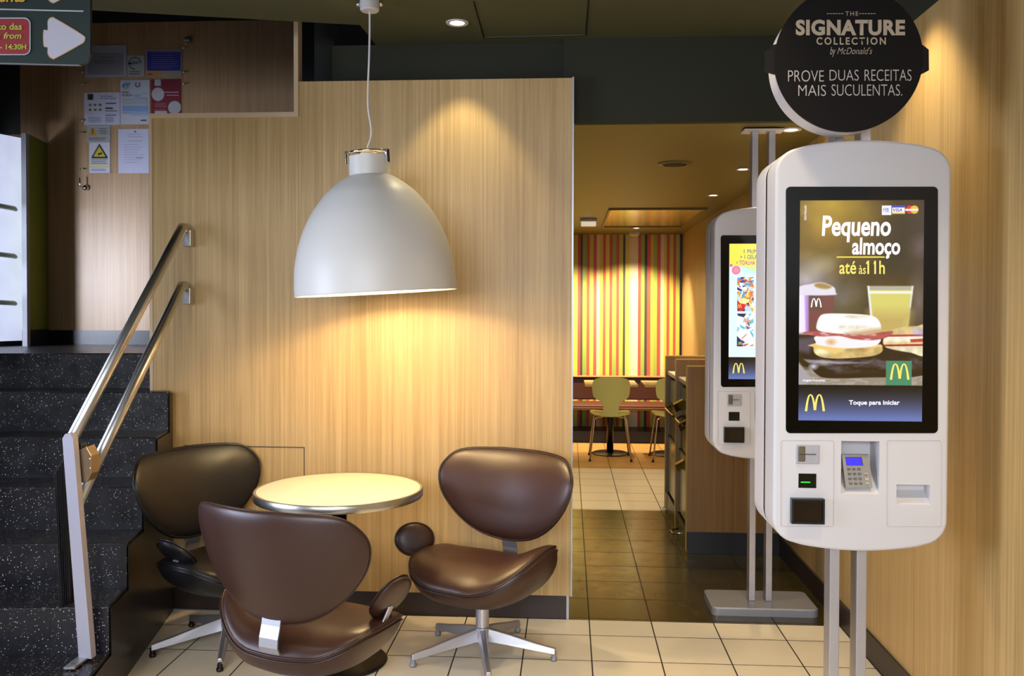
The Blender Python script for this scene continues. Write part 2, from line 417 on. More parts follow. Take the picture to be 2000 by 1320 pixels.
while x > -1.2:
    w = .05+.03*random.random(); lft.append((x-w, x, stripes[i % 32][1])); x -= w; i += 5
allst = [(a[0], b[0], a[1]) for a, b in zip(sx, sx[1:])]+lft
for a, b, c in allst:
    i0 = len(v); v += [(a, YS, 0), (b, YS, 0), (b, YS, ZL), (a, YS, ZL)]; f.append((i0, i0+1, i0+2, i0+3)); cc.append(tuple(q*.82+.05 for q in lin(c)[:3])+(1,))
o = struct('wall_striped', (v, f), 'print'); at = o.data.color_attributes.new('Col', 'FLOAT_COLOR', 'CORNER')
for pl in o.data.polygons:
    for li in pl.loop_indices: at.data[li].color = cc[pl.index]
struct('baseboard_far', bx(-1.2, 1.39, YS-.03, YS, 0, .12), 'black_base')
struct('trim_8', bx(sx[-2][0]-.005, 1.39, YS-.025, YS-.002, 0, ZL), 'black_base')
# ceiling hatch joints in the main ceiling
hb = B()
q = [P(925, 2, Z=ZC), P(945, 73, Z=ZC), P(1144, 68, Z=ZC), P(1150, -4, Z=ZC)]
for a, b in zip(q, q[1:]): tube(hb, [a, b], .004, 6)
struct('trim_11', hb, 'black')

# ------------------------------------------------------------------ staircase
S0 = Vector((-1.777, 3.336)); SD = Vector((-.206, 1)).normalized()
def side(kk): return S0+SD*(.240*kk)
nd = Vector((math.cos(math.radians(7)), math.sin(math.radians(7))))
zs = [.18, .36, .546, .731, .916, 1.106, 1.285]
st = thing('staircase', 'black speckled tile staircase climbing left of the oak partition', 'stairs', (-2.5, 3.3, 0))
st['_local'] = 0
del st['_local']
for i, z in enumerate(zs):
    a = side(i-1); last = i == len(zs)-1
    b = side(i) if not last else None
    L = a-nd*(3.0 if not last else 3.4)
    zb = 0.0
    if not last:
        b2 = side(i)+SD*.02; Lb = b2-nd*3.0
        pts = [(a.x, a.y), (b2.x, b2.y), (Lb.x, Lb.y), (L.x, L.y)]
    else:
        pts = [(a.x, a.y), (-1.32, a.y+.06), (-1.32, 5.515), (-5.2, 5.515), (L.x, L.y)]
    pts = [Vector((x, y, zb)) for x, y in pts]
    if i == 5:                              # turns in behind the partition
        pts = [pts[0], Vector((a.x-.02, 4.345, zb)), Vector((-2.118, 4.345, zb)), Vector((-2.118, b2.y, zb))]+pts[2:]
    obj('step', prism(B(), pts, (0, 0, z), bev=.005), 'stair', st)
# cheek covering the open side of the stairs
ck = [side(-1)+Vector((.004, 0)), Vector((-1.982+.004, 4.349))]
cheekpts = []
for i, z in enumerate(zs[:6]):
    a = side(i-1)+Vector((.006, .008)); b = side(i)+Vector((.006, .008))
    if i == 5: b = side(4)+SD*.08
    cheekpts += [Vector((a.x, a.y, z-.012)), Vector((b.x, b.y, z-.012))]
cheekpts = [p for p in cheekpts if p.y < 4.34]
e = cheekpts[-1]; yy = 4.345; e2 = S0+SD*((yy-S0.y)/SD.y)
cheekpts.append(Vector((e2.x+.006, yy, e.z))); cheekpts.append(Vector((e2.x+.006, yy, 0)))
a = side(-1)+Vector((.006, .008)); cheekpts.append(Vector((a.x, a.y, 0)))
obj('side_cladding', prism(B(), cheekpts, (-.004, 0, 0)), 'stair_side', st)

# ------------------------------------------------------------------ handrail
pb = P(168, 1288, Z=.18)
hr = thing('handrail', 'steel double handrail on a pale post climbing beside the dark stairs', 'handrail', (pb.x, pb.y, .18))
YH = pb.y
topc = P(137, 850, Y=YH+.0)
t0 = Vector((pb.x+.006, pb.y, .19)); w2, d2 = .025, .017
pp = [t0+Vector((-w2, -d2, 0)), t0+Vector((w2, -d2, 0)), t0+Vector((w2, d2, 0)), t0+Vector((-w2, d2, 0))]
bm = B(); vb = [bm.verts.new(p) for p in pp]; w2 = .021
vt = [bm.verts.new(topc+Vector(q)) for q in ((-w2, -d2, -.01), (w2, -d2, -.01), (w2, d2, -.01), (-w2, d2, -.01))]
vt2 = [bm.verts.new(topc+Vector(q)) for q in ((-w2*.45, -d2, .008), (w2*.45, -d2, .008), (w2*.45, d2, .008), (-w2*.45, d2, .008))]
for A, Bq in ((vb, vt), (vt, vt2)):
    for j in range(4): bm.faces.new((A[j], A[(j+1) % 4], Bq[(j+1) % 4], Bq[j]))
bm.faces.new(vt2); bm.faces.new(vb[::-1]); bmesh.ops.recalc_face_normals(bm, faces=bm.faces)
obj('post', bm, 'postw', hr)
c4 = [P(124, 1307, Z=.186), P(146, 1307, Z=.186), P(187, 1276, Z=.186), P(165, 1276, Z=.186)]
obj('foot_plate', prism(B(), c4, (0, 0, .008)), 'alu', hr)
for q in (P(142, 1297, Z=.2), P(166, 1279, Z=.2)): obj('bolt', cyl(B(), (q.x, q.y), .008, .19, .204, 10), 'steel', hr)
r1a, r1b = P(138, 862, Y=YH+.025), P(357, 442, Y=YP-.075)
r2a, r2b = P(150, 985, Y=YH+.025), P(356, 556, Y=YP-.075)
for a, b in ((r1a, r1b), (r2a, r2b)):
    d = (b-a).normalized(); e = b+Vector((.005, .03, -.02))
    rl = obj('rail', tube(B(), [a, b-d*.03, b-d*.01, b+Vector((0, .02, -.004)), e], .0235, 20), 'steel', hr, True)
    g = b+Vector((.012, .07, -.06))
    bk = prism(B(), [(g.x-.022, YP-.001, g.z-.035), (g.x+.018, YP-.001, g.z-.035), (g.x+.018, YP-.001, g.z+.045), (g.x-.004, YP-.001, g.z+.045)], (0, -.055, 0), .002)
    obj('wall_bracket', bk, 'steel', hr)
# folded barrier panel and hinge box carried by the post
ga, gb, gc, gd = P(105, 925, Y=YH+.06), P(132, 880, Y=YH+.10), P(142, 1255, Y=YH+.10), P(121, 1255, Y=YH+.06)
gp = obj('barrier_panel', prism(B(), [ga, gb, gc, gd], (.0, .03, 0), .003), M['black'], hr)
rb = B()
for i in range(1, 6):
    u = i/6; tube(rb, [ga.lerp(gb, u)+Vector((0, -.001, -.01)), gd.lerp(gc, u)+Vector((0, -.001, .01))], .0018, 6)
obj('rib', rb, mat('black_rubber', '1b1c24', .3), gp)
obj('edge_strip', prism(B(), [P(119, 1246, Y=YH+.055), P(142, 1246, Y=YH+.055), P(142, 1257, Y=YH+.055), P(119, 1257, Y=YH+.055)], (0, .04, 0)), 'grey_metal', gp)
hx = [P(147, 882, Y=YH+.03), P(168, 872, Y=YH+.03), P(178, 890, Y=YH+.03), P(178, 925, Y=YH+.03), P(171, 940, Y=YH+.03), P(150, 946, Y=YH+.03)]
hg = obj('hinge_box', prism(B(), hx, (0, .06, 0), .002), mat('bronze_plate', '9a8468', .4, .7), hr)
sb = B()
for q in ((156, 902), (156, 921), (176, 896), (177, 914)):
    sb = B(); w = P(q[0]-1, q[1], Y=YH+.029); obj('rivet', lathe(sb, [(0, -.003), (.004, -.002), (.004, 0)], 8, Matrix.Translation(w) @ Matrix.Rotation(PI/2, 4, 'X') @ Matrix.Scale(-1, 4, (0, 0, 1))), 'steel', hg)
obj('cap', prism(B(), [P(147, 866, Y=YH+.035), P(159, 866, Y=YH+.035), P(161, 882, Y=YH+.035), P(147, 884, Y=YH+.035)], (0, .04, 0), .003), 'black', hr)

# ------------------------------------------------------------------ lounge chairs
def catmull(pts, n=8):
    r = []; N = len(pts)
    for i in range(N):
        p0, p1, p2, p3 = [Vector(pts[(i+j-1) % N]) for j in range(4)]
        for s in range(n):
            t = s/n; r.append(.5*((2*p1)+(-p0+p2)*t+(2*p0-5*p1+4*p2-p3)*t*t+(-p0+3*p1-3*p2+p3)*t**3))
    return r
def cushion(out, tf, tb, warp, pw=2.4, nr=12, c0=(0, 0)):
    """lens-shaped pad: outline (u,v), front/back thickness, warp (u,v,w)->xyz"""
    n = len(out); c0 = Vector(c0); bm = B(); rings = {}
    def ring(r, sgn):
        th = (1-r**(pw if sgn > 0 else min(pw, 3.1)))**.55*(tf if sgn > 0 else tb)
        return [bm.verts.new(warp(*(c0+(p-c0)*r), sgn*th)) for p in out]
    edge = ring(1, 1)
    for sgn in (1, -1):
        prev = edge
        for i in range(nr-1, -1, -1):
            r = math.sin(i/nr*PI/2)
            if i == 0:
                c = bm.verts.new(warp(c0.x, c0.y, sgn*(tf if sgn > 0 else tb)))
                for j in range(n): bm.faces.new((prev[j], prev[(j+1) % n], c))
            else:
                cur = ring(r, sgn)
                for j in range(n): bm.faces.new((prev[j], prev[(j+1) % n], cur[(j+1) % n], cur[j]))
                prev = cur
    bmesh.ops.recalc_face_normals(bm, faces=bm.faces); return bm
BO = catmull([(1.13*a_, b_) for a_, b_ in [(-.312, .06), (-.300, .13), (-.245, .188), (-.12, .205), (0, .207), (.12, .205), (.245, .188), (.300, .13), (.312, .06), (.285, -.03), (.215, -.125), (.12, -.19), (0, -.212), (-.12, -.19), (-.215, -.125), (-.285, -.03)]], 5)
SO = catmull([(-.325, .02), (-.30, .15), (-.22, .23), (-.1, .265), (0, .27), (.12, .262), (.23, .215), (.295, .12), (.305, 0), (.275, -.12), (.18, -.2), (.06, -.225), (-.06, -.225), (-.2, -.2), (-.30, -.12)], 5)
def backw(u, v, w):
    rec = math.radians(16); y = .95*u*u+w; z = v
    y2 = y*math.cos(rec)-z*math.sin(rec); z2 = z*math.cos(rec)+y*math.sin(rec)*.3
    return Vector((u, -.265+y2, .665+z2))
def seatw(u, v, w):
    l = max(0, -u-.10); r = max(0, u-.16)
    rise = 1.25*l**1.6*(1-.35*max(0, v/.27)) + .7*r**1.6
    fr = max(0, v-.08); bk = max(0, -v-.08)
    z = .395+rise-.9*fr**1.8-.85*bk**1.6+w
    return Vector((u+w*1.4*l**.6, v, z))
def make_chair(label, loc, ang, legrot, lm, pm, pad):
    R = thing('lounge_chair', label, 'chair', loc, 'swivel lounge chairs around the round table', -math.radians(ang)); R['_local'] = 1
    def ob(n, bm, m, p=R, s=True):
        me = bpy.data.meshes.new(n); bm.to_mesh(me); bm.free(); me.materials.append(M[m])
        if s: me.polygons.foreach_set('use_smooth', [True]*len(me.polygons))
        o = bpy.data.objects.new(n, me); C.objects.link(o); o.parent = p; return o
    bk = ob('backrest', cushion(BO, .058, .034, backw, 2.5), lm)
    for w, q in ((.001, 1.003), (.014, .978)):
        ob('piping', tube(B(), [backw(p.x*q, p.y*q, w) for p in BO], .0028, 6, True), pm, bk)
    se = ob('seat', cushion(SO, .042, .138, seatw, 5), lm)
    ob('piping', tube(B(), [seatw(p.x*1.004, p.y*1.004, .003) for p in SO], .004, 6, True), pm, se)
    ob('piping', tube(B(), [seatw(p.x*1.004, p.y*1.004, -.012) for p in SO], .0035, 6, True), pm, se)
    # round side pad
    PO = [Vector((.090*math.cos(t), .074*math.sin(t))) for t in [2*PI*i/40 for i in range(40)]]
    Rz = Matrix.Rotation(math.radians(ang), 3, 'Z'); pc = Rz @ (pad[0]-Vector(loc)); pn = (Rz @ Vector(pad[1])).normalized()
    pm_ = Rz @ Vector(pad[2]); pm_ = (pm_-pn*pm_.dot(pn)).normalized(); ps = pn.cross(pm_)
    rot = Matrix((pm_, ps, pn)).transposed().to_4x4(); rot.translation = pc
    def pw(u, v, w): return rot @ Vector((u, v, w))
    pd = ob('arm_pad', cushion(PO, .021, .021, pw, 4, 8), lm)
    for w in (.006, -.006): ob('piping', tube(B(), [pw(p.x*1.01, p.y*1.01, w) for p in PO], .0032, 6, True), pm, pd)
    q0 = Vector((.27, -.02, .36)); bm = B(); prism(bm, [q0+Vector((0, -.017, 0)), pc+Vector((0, -.017, -.03)), pc+Vector((0, .017, -.03)), q0+Vector((0, .017, 0))], (.006, 0, 0), .001)
    ob('pad_bracket', bm, 'alu', R, False)
    # steel strap joining seat and backrest
    path = [(-.19, .355), (-.224, .366), (-.236, .39), (-.234, .42), (-.222, .46), (-.215, .50)]
    bm = B(); w = .038
    L = [[bm.verts.new((s*w, y, z)) for s in (-1, 1)] for y, z in path]
    L2 = [[bm.verts.new((s*w, y-.007, z)) for s in (-1, 1)] for y, z in path]
    for i in range(len(path)-1):
        bm.faces.new((L[i][0], L[i][1], L[i+1][1], L[i+1][0])); bm.faces.new((L2[i][1], L2[i][0], L2[i+1][0], L2[i+1][1]))
        for s in (0, 1): bm.faces.new((L[i][s], L2[i][s], L2[i+1][s], L[i+1][s]))
    bmesh.ops.recalc_face_normals(bm, faces=bm.faces); ob('back_strap', bm, 'alu', R, False)
    co_ = ob('column', lathe(B(), [(0, .10), (.029, .10), (.029, .262), (.0, .262)], 28), 'alu'); smooth_ang(co_)
    hu = ob('hub', lathe(B(), [(0, .055), (.03, .06), (.036, .085), (.034, .125), (.029, .128), (0, .128)], 28), 'alu'); smooth_ang(hu)
    for kx in range(5):
        an = math.radians(legrot+72*kx+ang)          # in local frame
        d = Vector((math.cos(an), math.sin(an), 0)); s = Vector((-d.y, d.x, 0))
        bm = B(); secs = [(.025, .066, .122, .022), (.12, .056, .102, .020), (.24, .040, .072, .017), (.325, .030, .055, .014)]
        rr = []
        for r, z0, z1, hw in secs:
            rr.append([bm.verts.new(d*r+s*hw+Vector((0, 0, z0))), bm.verts.new(d*r-s*hw+Vector((0, 0, z0))), bm.verts.new(d*r-s*hw*.55+Vector((0, 0, z1))), bm.verts.new(d*r+s*hw*.55+Vector((0, 0, z1)))])
        for A, Bq in zip(rr, rr[1:]):
            for j in range(4): bm.faces.new((A[j], A[(j+1) % 4], Bq[(j+1) % 4], Bq[j]))
        bm.faces.new(rr[0]); bm.faces.new(rr[-1][::-1]); bmesh.ops.recalc_face_normals(bm, faces=bm.faces)
        bmesh.ops.bevel(bm, geom=bm.edges[:], offset=.003, segments=2, profile=.5, affect='EDGES')
        lg = ob('leg', bm, 'alu', R, False)
        cn = d*.318
        ob('foot_glide', lathe(B(), [(0, 0), (.014, 0), (.015, .012), (.011, .014), (.011, .04), (0, .04)], 16, Matrix.Translation(cn)), 'black' if lm == 'black_leather' else 'grey_metal', lg)
    return R
make_chair('brown leather swivel lounge chair facing out, standing right of the round table', (-.372, 3.875, 0), 207, 64, 'brown_leather', 'brown_piping', (P(810, 1053, Y=4.05), (.35, -.9, .25), (1, 0, 0)))
make_chair('brown leather swivel lounge chair seen from behind, in front of the round table', (-.912, 3.12, 0), 20, 50, 'brown_leather', 'brown_piping', (P(763, 1165, Y=3.06), (.68, -.5, -.51), (.6, 0, .8)))
make_chair('black leather swivel lounge chair between the stairs and the round table', (-1.54, 3.93, 0), 118, 214, 'black_leather', 'black_piping', (P(345, 1080, Y=3.68), (-.3, -.7, -.65), (.9, 0, -.4)))

# ------------------------------------------------------------------ round table
tb = thing('round_table', 'round cream pedestal table under the pendant lamp', 'table', (-.978, 3.755, 0))
tt = obj('tabletop', lathe(B(), [(0, .718), (.345, .718), (.345, .75), (.34, .752), (0, .752)], 96, Matrix.Translation((-.978, 3.755, 0))), 'ceramic', tb); smooth_ang(tt)
eb = obj('edge_band', lathe(B(), [(.345, .716), (.3555, .716), (.3575, .72), (.3575, .746), (.3545, .7505), (.345, .7505)], 96, Matrix.Translation((-.978, 3.755, 0))), 'steel', tb); smooth_ang(eb)
obj('pedestal', cyl(B(), (-.978, 3.755), .032, .02, .70), 'black', tb, True)
obj('mounting_plate', cyl(B(), (-.978, 3.755), .16, .698, .717), 'black', tb)
smooth_ang(obj('base', lathe(B(), [(0, 0), (.2, 0), (.205, .006), (.19, .018), (.06, .03), (.034, .05), (0, .05)], 64, Matrix.Translation((-.978, 3.755, 0))), 'black', tb))

# ------------------------------------------------------------------ pendant lamp
LY = 3.80
top = P(722, 4, Y=LY); nk = P(721, 312, Y=LY); rl_, rr_ = P(582, 580, Y=LY), P(891, 563, Y=LY); rc = (rl_+rr_)/2
pl = thing('pendant_lamp', 'large white dome pendant lamp hanging over the round table', 'lamp', (top.x, LY, ZC))
axis = (nk-rc).normalized(); Hh = (nk-rc).length; RR = (rr_-rl_).length/2
tilt = Vector((0, 0, 1)).rotation_difference(axis).to_matrix().to_4x4()
fw = Matrix.Rotation(math.radians(0.6), 4, 'X')
TM = Matrix.Translation(rc) @ fw @ tilt
sx_ = RR/.3435
hn = Hh/.60
prof = [(154.5, 0), (154.2, 20), (151.5, 52), (146, 80), (138, 106), (128, 130), (116, 152), (101, 173), (85, 192), (66, 208), (50, 219), (40, 224)]
prof = [(r/154.5*RR, z/582.*2*RR*2*.943) for r, z in prof]
zneck = prof[-1][1]
outer = catmull([(r, z) for r, z in prof], 1)
def smoothprof(p, n=6):
    r = []
    for i in range(len(p)-1):
        p0 = Vector(p[max(i-1, 0)]); p1 = Vector(p[i]); p2 = Vector(p[i+1]); p3 = Vector(p[min(i+2, len(p)-1)])
        for s in range(n):
            t = s/n; r.append(.5*((2*p1)+(-p0+p2)*t+(2*p0-5*p1+4*p2-p3)*t*t+(-p0+3*p1-3*p2+p3)*t**3))
    r.append(Vector(p[-1])); return [(q.x, q.y) for q in r]
sp_ = smoothprof(prof)
smooth_ang(obj('shade', lathe(B(), sp_, 96, TM), 'shade', pl))
smooth_ang(obj('shade_lining', lathe(B(), [(max(r-.004, .01), z-.0015*(z > .02)) for r, z in sp_], 96, TM), 'shade_in', pl))
obj('rim', tube(B(), [TM @ Vector(((RR-.002)*math.cos(2*PI*i/96), (RR-.002)*math.sin(2*PI*i/96), 0)) for i in range(96)], .0028, 8, True), 'shade', pl, True)
r_n = .087
smooth_ang(obj('collar', lathe(B(), [(r_n, zneck-.012), (r_n, zneck+.082), (r_n-.004, zneck+.082), (r_n-.004, zneck-.012), (r_n, zneck-.012)], 48, TM), 'shade', pl))
smooth_ang(obj('lamp_holder', lathe(B(), [(0, zneck+.02), (.035, zneck+.02), (.035, zneck+.1), (.02, zneck+.112), (0, zneck+.112)], 24, TM), 'ceramic', pl))
cr = obj('clamp_ring', tube(B(), [TM @ Vector((.085*math.cos(2*PI*i/48), .085*math.sin(2*PI*i/48), zneck+.098)) for i in range(48)], .005, 8, True), 'chrome', pl, True)
for an in (-24, 204, 90):
    q = math.radians(an); bm = bx(-.011, .011, -.004, .006, -.045, .012, bev=.002)
    bm.transform(TM @ Matrix.Rotation(q, 4, 'Z') @ Matrix.Translation((r_n+.012, 0, zneck+.092)) @ Matrix.Rotation(PI/2, 4, 'Z'))
    obj('clip', bm, 'chrome', pl)
    bm = bx(0, .09, -.005, .005, 0, .006); bm.transform(TM @ Matrix.Rotation(q, 4, 'Z') @ Matrix.Translation((0, 0, zneck+.098))); obj('arm', bm, 'chrome', pl)
bulbz = .23
bpos = TM @ Vector((0, 0, bulbz))
smooth_ang(obj('bulb', lathe(B(), [(0, -.055), (.03, -.045), (.045, -.01), (.04, .025), (.02, .06), (.015, .1), (0, .1)], 24, Matrix.Translation(bpos)), 'bulb', pl))
cpt = [P(722, 22, Y=LY), P(722, 60, Y=LY), P(721, 110, Y=LY), P(719, 165, Y=LY), P(719, 210, Y=LY), P(725, 250, Y=LY), P(724, 270, Y=LY), P(719, 285, Y=LY), P(717, 302, Y=LY)]
cs = []
for i in range(len(cpt)-1):
    p0, p1, p2, p3 = cpt[max(i-1, 0)], cpt[i], cpt[i+1], cpt[min(i+2, len(cpt)-1)]
    for s in range(6):
        t = s/6; cs.append(.5*((2*p1)+(-p0+p2)*t+(2*p0-5*p1+4*p2-p3)*t*t+(-p0+3*p1-3*p2+p3)*t**3))
cs.append(cpt[-1]); obj('cord', tube(B(), cs, .0042, 8), 'cord', pl, True)
zr = P(722, 22, Y=LY).z
smooth_ang(obj('ceiling_rose', lathe(B(), [(0, zr), (.036, zr), (.041, zr+.006), (.042, ZC), (0, ZC)], 40, Matrix.Translation((top.x, LY, 0))), 'white', pl))
for s in (-1, 1):
    bm = B(); bmesh.ops.create_uvsphere(bm, u_segments=12, v_segments=8, radius=.011, matrix=Matrix.Translation((top.x+s*.049, LY, zr+.03)))
    obj('screw', bm, 'steel', pl, True)

# ------------------------------------------------------------------ downlights and ceiling fittings
def downlight(px, py, z, label, r=.048):
    w = P(px, py, Z=z); t = thing('downlight', label, 'ceiling light', (w.x, w.y, z), 'recessed downlights')
    smooth_ang(obj('ring', lathe(B(), [(r*.62, z-.001), (r*.66, z-.004), (r*.95, z-.005), (r, z-.001), (r, z+.0), (r*.6, z+.0)], 40, Matrix.Translation((w.x, w.y, 0))), 'white', t))
    obj('diffuser', lathe(B(), [(0, z-.0015), (r*.62, z-.0015)], 32, Matrix.Translation((w.x, w.y, 0))), 'lamp_disc', t)
    return w
D = {}
D['a'] = downlight(893, 44, ZC, 'recessed downlight in the high ceiling over the oak partition', .053)
D['b'] = downlight(1545, 253, ZL, 'recessed downlight in the low ceiling, nearest to the round black sign', .052)
D['c'] = downlight(1451, 330, ZL, 'recessed downlight in the low ceiling, left of the far kiosk posts')
D['d'] = downlight(1393, 381, ZL, 'recessed downlight in the low ceiling just above the far kiosk corner')
D['e'] = downlight(1243, 445, ZL, 'recessed downlight close in front of the striped wall')
w = P(1318, 319, Z=ZL); t = thing('ceiling_speaker', 'round ceiling speaker grille in the low corridor ceiling', 'speaker', (w.x, w.y, ZL))
smooth_ang(obj('flange', lathe(B(), [(.075, ZL-.010), (.105, ZL-.006), (.112, ZL), (.07, ZL)], 40, Matrix.Translation((w.x, w.y, 0))), 'ceiling_low', t))
smooth_ang(obj('grille', lathe(B(), [(0, ZL-.012), (.06, ZL-.010), (.075, ZL-.004)], 40, Matrix.Translation((w.x, w.y, 0))), 'bulk', t))
w = P(1237, 456, Z=ZL); t = thing('smoke_detector', 'small round smoke detector on the ceiling by the striped wall', 'smoke detector', (w.x, w.y-.15, ZL))
smooth_ang(obj('housing', lathe(B(), [(0, ZL-.045), (.05, ZL-.04), (.062, ZL-.02), (.062, ZL), (0, ZL)], 32, Matrix.Translation((w.x, w.y-.15, 0))), 'white', t))
a, b = P(1133, 424, Y=9.1), P(1166, 436, Y=9.1)
t = thing('emergency_light', 'small emergency light box hanging under the corridor ceiling', 'emergency light', ((a.x+b.x)/2, 9.1, ZL))
obj('housing', bx(a.x, b.x, 9.07, 9.15, ZL-.03, ZL, bev=.006), 'white', t)
obj('lens', bx(a.x+.01, b.x-.01, 9.075, 9.14, ZL-.075, ZL-.028, bev=.006), mat('light_lens', 'd8d4c0', .2, emit='fff0d0', es=.4), t)
a, b = P(1360, 434, Y=8.6), P(1368, 456, Y=8.6)
t = thing('wall_sensor', 'small white box on the oak wall near the corridor ceiling', 'sensor', (1.39, 8.6, b.z))
obj('housing', bx(1.33, 1.39, 8.55, 8.62, b.z, a.z, bev=.005), 'white', t)
obj('front_cover', bx(1.32, 1.33, 8.56, 8.61, b.z+.01, a.z-.01, bev=.003), 'white', t)
t = thing('ceiling_panel', 'polished gold metal panel set in the corridor ceiling', 'ceiling panel', (.8, 9.05, ZL))
obj('panel', bx(.385, 1.235, 8.19, 9.90, ZL-.006, ZL), 'mirror', t)
fr = B()
for q in ((.365, 1.255, 8.17, 8.19), (.365, 1.255, 9.90, 9.92), (.365, .385, 8.19, 9.90), (1.235, 1.255, 8.19, 9.90)): box(fr, *q, ZL-.016, ZL)
obj('frame', fr, 'ceiling_low', t)

# ------------------------------------------------------------------ green direction sign (top left)
YG = 2.6
gs = thing('direction_sign', 'dark green hanging direction sign with white arrows at the upper left', 'sign', (P(80, 0, Y=YG).x, YG, P(80, 124, Y=YG).z))
def gpx(x, y): return P(x, y, Y=YG)
out = [(-150, -120), (176, -116)]+[(176-.0*i, 105) for i in range(1)]+[(173, 117), (165, 124), (155, 126.5), (-150, 119)]
obj('board', prism(B(), [gpx(*q) for q in out], (0, .012, 0)), 'sign_green', gs)
e = [gpx(155, 127.5), gpx(-150, 120), gpx(-150, 118.6), gpx(155, 126)]
obj('edge', prism(B(), e, (0, .012, 0)), 'grey_metal', gs)
def rarrow(cx, cy, s, g=0):
    base = [(-27, -17), (-19, -17), (-19, -34), (-15, -41), (-8, -43), (-3, -40), (50, -8), (55, 0), (53, 6), (48, 10), (-3, 38), (-9, 39), (-15, 36), (-19, 28), (-19, 17), (-24, 16), (-27, 11)]
    c = catmull(base, 3); out = []
    for p in c:
        x, y = p.x, p.y
        l = math.hypot(x-5, y) or 1
        out.append((cx+x*s+g*(x-5)/l, cy+y*s+g*y/l+.0))
    return out
pol = [(rarrow(112, 76, .97, 1.4), 'b8892c'), (rarrow(112, 76, .97, -.3), 'b5b3be'),
       (rarrow(112, -33, .97, 1.4), 'b8892c'), (rarrow(112, -33, .97, -.3), 'b5b3be'),
       ([(-150, 13.5), (163, 20.8), (164, 22), (163, 23.6), (-150, 16.3)], 'a9abae'),
       (rrect(-140, 34.5, 60.5, 108, 13), 'a8aab0'), (rrect(-138, 37, 58, 106, 11), '8e1f24')]
colour_mesh('graphics', pol, 'print', gs, Y=YG-.001, step=.0003)
text('lettering', 'to das', (-4, 46, 43.5, 58.5), 'sign_lime', gs, Y=YG-.004, bold=.02)
text('lettering', 'g', (-8, 67, 2, 79), 'sign_lime', gs, Y=YG-.004, bold=.02, shear=.2)
text('lettering', 'from', (8, 64, 42.5, 76), 'sign_lime', gs, Y=YG-.004, bold=.02, shear=.2)
text('lettering', '- 14:30H', (1, 86.5, 52, 97), 'sign_lime', gs, Y=YG-.004, bold=.02)
text('lettering', 'ents', (-2, -14, 51, 4.5), 'sign_orange', gs, Y=YG-.004, bold=.02, shear=.2)

# ------------------------------------------------------------------ papers on the back wall
YW = YB-.004
def paper(name, label, bb, col, polys, cat='notice', texts=(), skew=0):
    x0, y0, x1, y1 = bb; w = P((x0+x1)/2, y1, Y=YW); t = thing(name, label, cat, (w.x, YW, w.z), 'notices on the back wall')
    a, b = P(x0, y0, Y=YW), P(x1, y1, Y=YW)
    obj('sheet', bx(a.x, b.x, YW, YW+.002, b.z, a.z), mat('sheet_'+col, col, .6), t)
    if polys: colour_mesh('print', polys, 'print', t, Y=YW-.0004, step=.0002)
    for s, q, m in texts: text('print_lettering', s, q, m, t, Y=YW-.004)
    return t
def lines(x0, x1, ys, h, col, jag=.15):
    return [(rect(x0, y, x1-(x1-x0)*jag*random.random(), y+h), col) for y in ys]
paper('certificate', 'grey certificate sheet half behind the green direction sign', (166, 89, 247, 150), 'a8a6b8',
      [(rect(171, 103, 241, 146), '8a8a92')]+lines(192, 226, (111,), 1.2, '55555c')+lines(184, 227, (118, 122), 1.2, '55555c')+[([(232, 142), (234, 138), (240, 137), (239, 141), (235, 144)], 'b0a020')], 'certificate')
ring1 = [(ell(263.5, 123.5, 12.5, 12.5, 28), '2f5a44'), (ell(263.5, 123.5, 10.6, 10.6, 28), 'a9aca8'), ([(263.5, 123.5), (277, 123), (277, 137), (263.5, 137)], 'a9aca8')]
paper('label_card', 'small white card with a green ring emblem, between grey and blue sheets', (248.5, 108.5, 282, 149.5), 'a9aca8',
      ring1+[(rect(250, 122, 256, 126), '22244a')]+lines(252, 276, (139, 143.5), 2, '6b6d6c', .1), 'card', [('apcer', (256, 120, 272, 128), 'ink_blue')])
paper('notice_sheet', 'blue text sheet with an orange foot, at the upper right of the notices', (284.5, 98, 355, 149), '8f8fb0',
      [(rect(287, 100.5, 353, 138), '35388c'), (rect(285, 138, 355, 149), 'b98f50'), (rect(315, 138.5, 355, 149), '9c988c'), (rect(288, 143, 298, 147), 'b0522c')]+lines(296, 351, (102, 107, 112, 116, 120, 124, 128, 132), 1, '7478b4', .3), 'notice')
dots = [(ell(176+9.7*i, 205+9.5*j, 3, 2.6, 10), '6e6a20') for i in range(3) for j in range(2)]
paper('allergen_sheet', 'wide white sheet with rows of small food pictures, left end of middle row', (164.5, 181, 234.5, 243.5), 'b5b5c8',
      [(rect(171, 183.5, 182, 195), '23301c')]+dots+lines(206, 230, (201,), 2, '3c3c44')+lines(206, 222, (210,), 3, '3c3c44')+lines(206, 230, (216, 224.5), 1.4, '55555f')+lines(173, 200, (229, 232, 235, 238), .8, '70707c')+lines(206, 222, (229, 232, 235, 238), .8, '70707c'), 'notice',
      [('Lista de Produtos', (196, 186.5, 220, 189.5), 'ink'), ('JÁ TEM MENU CELIACOS', (192, 191, 227, 194.5), 'ink')])
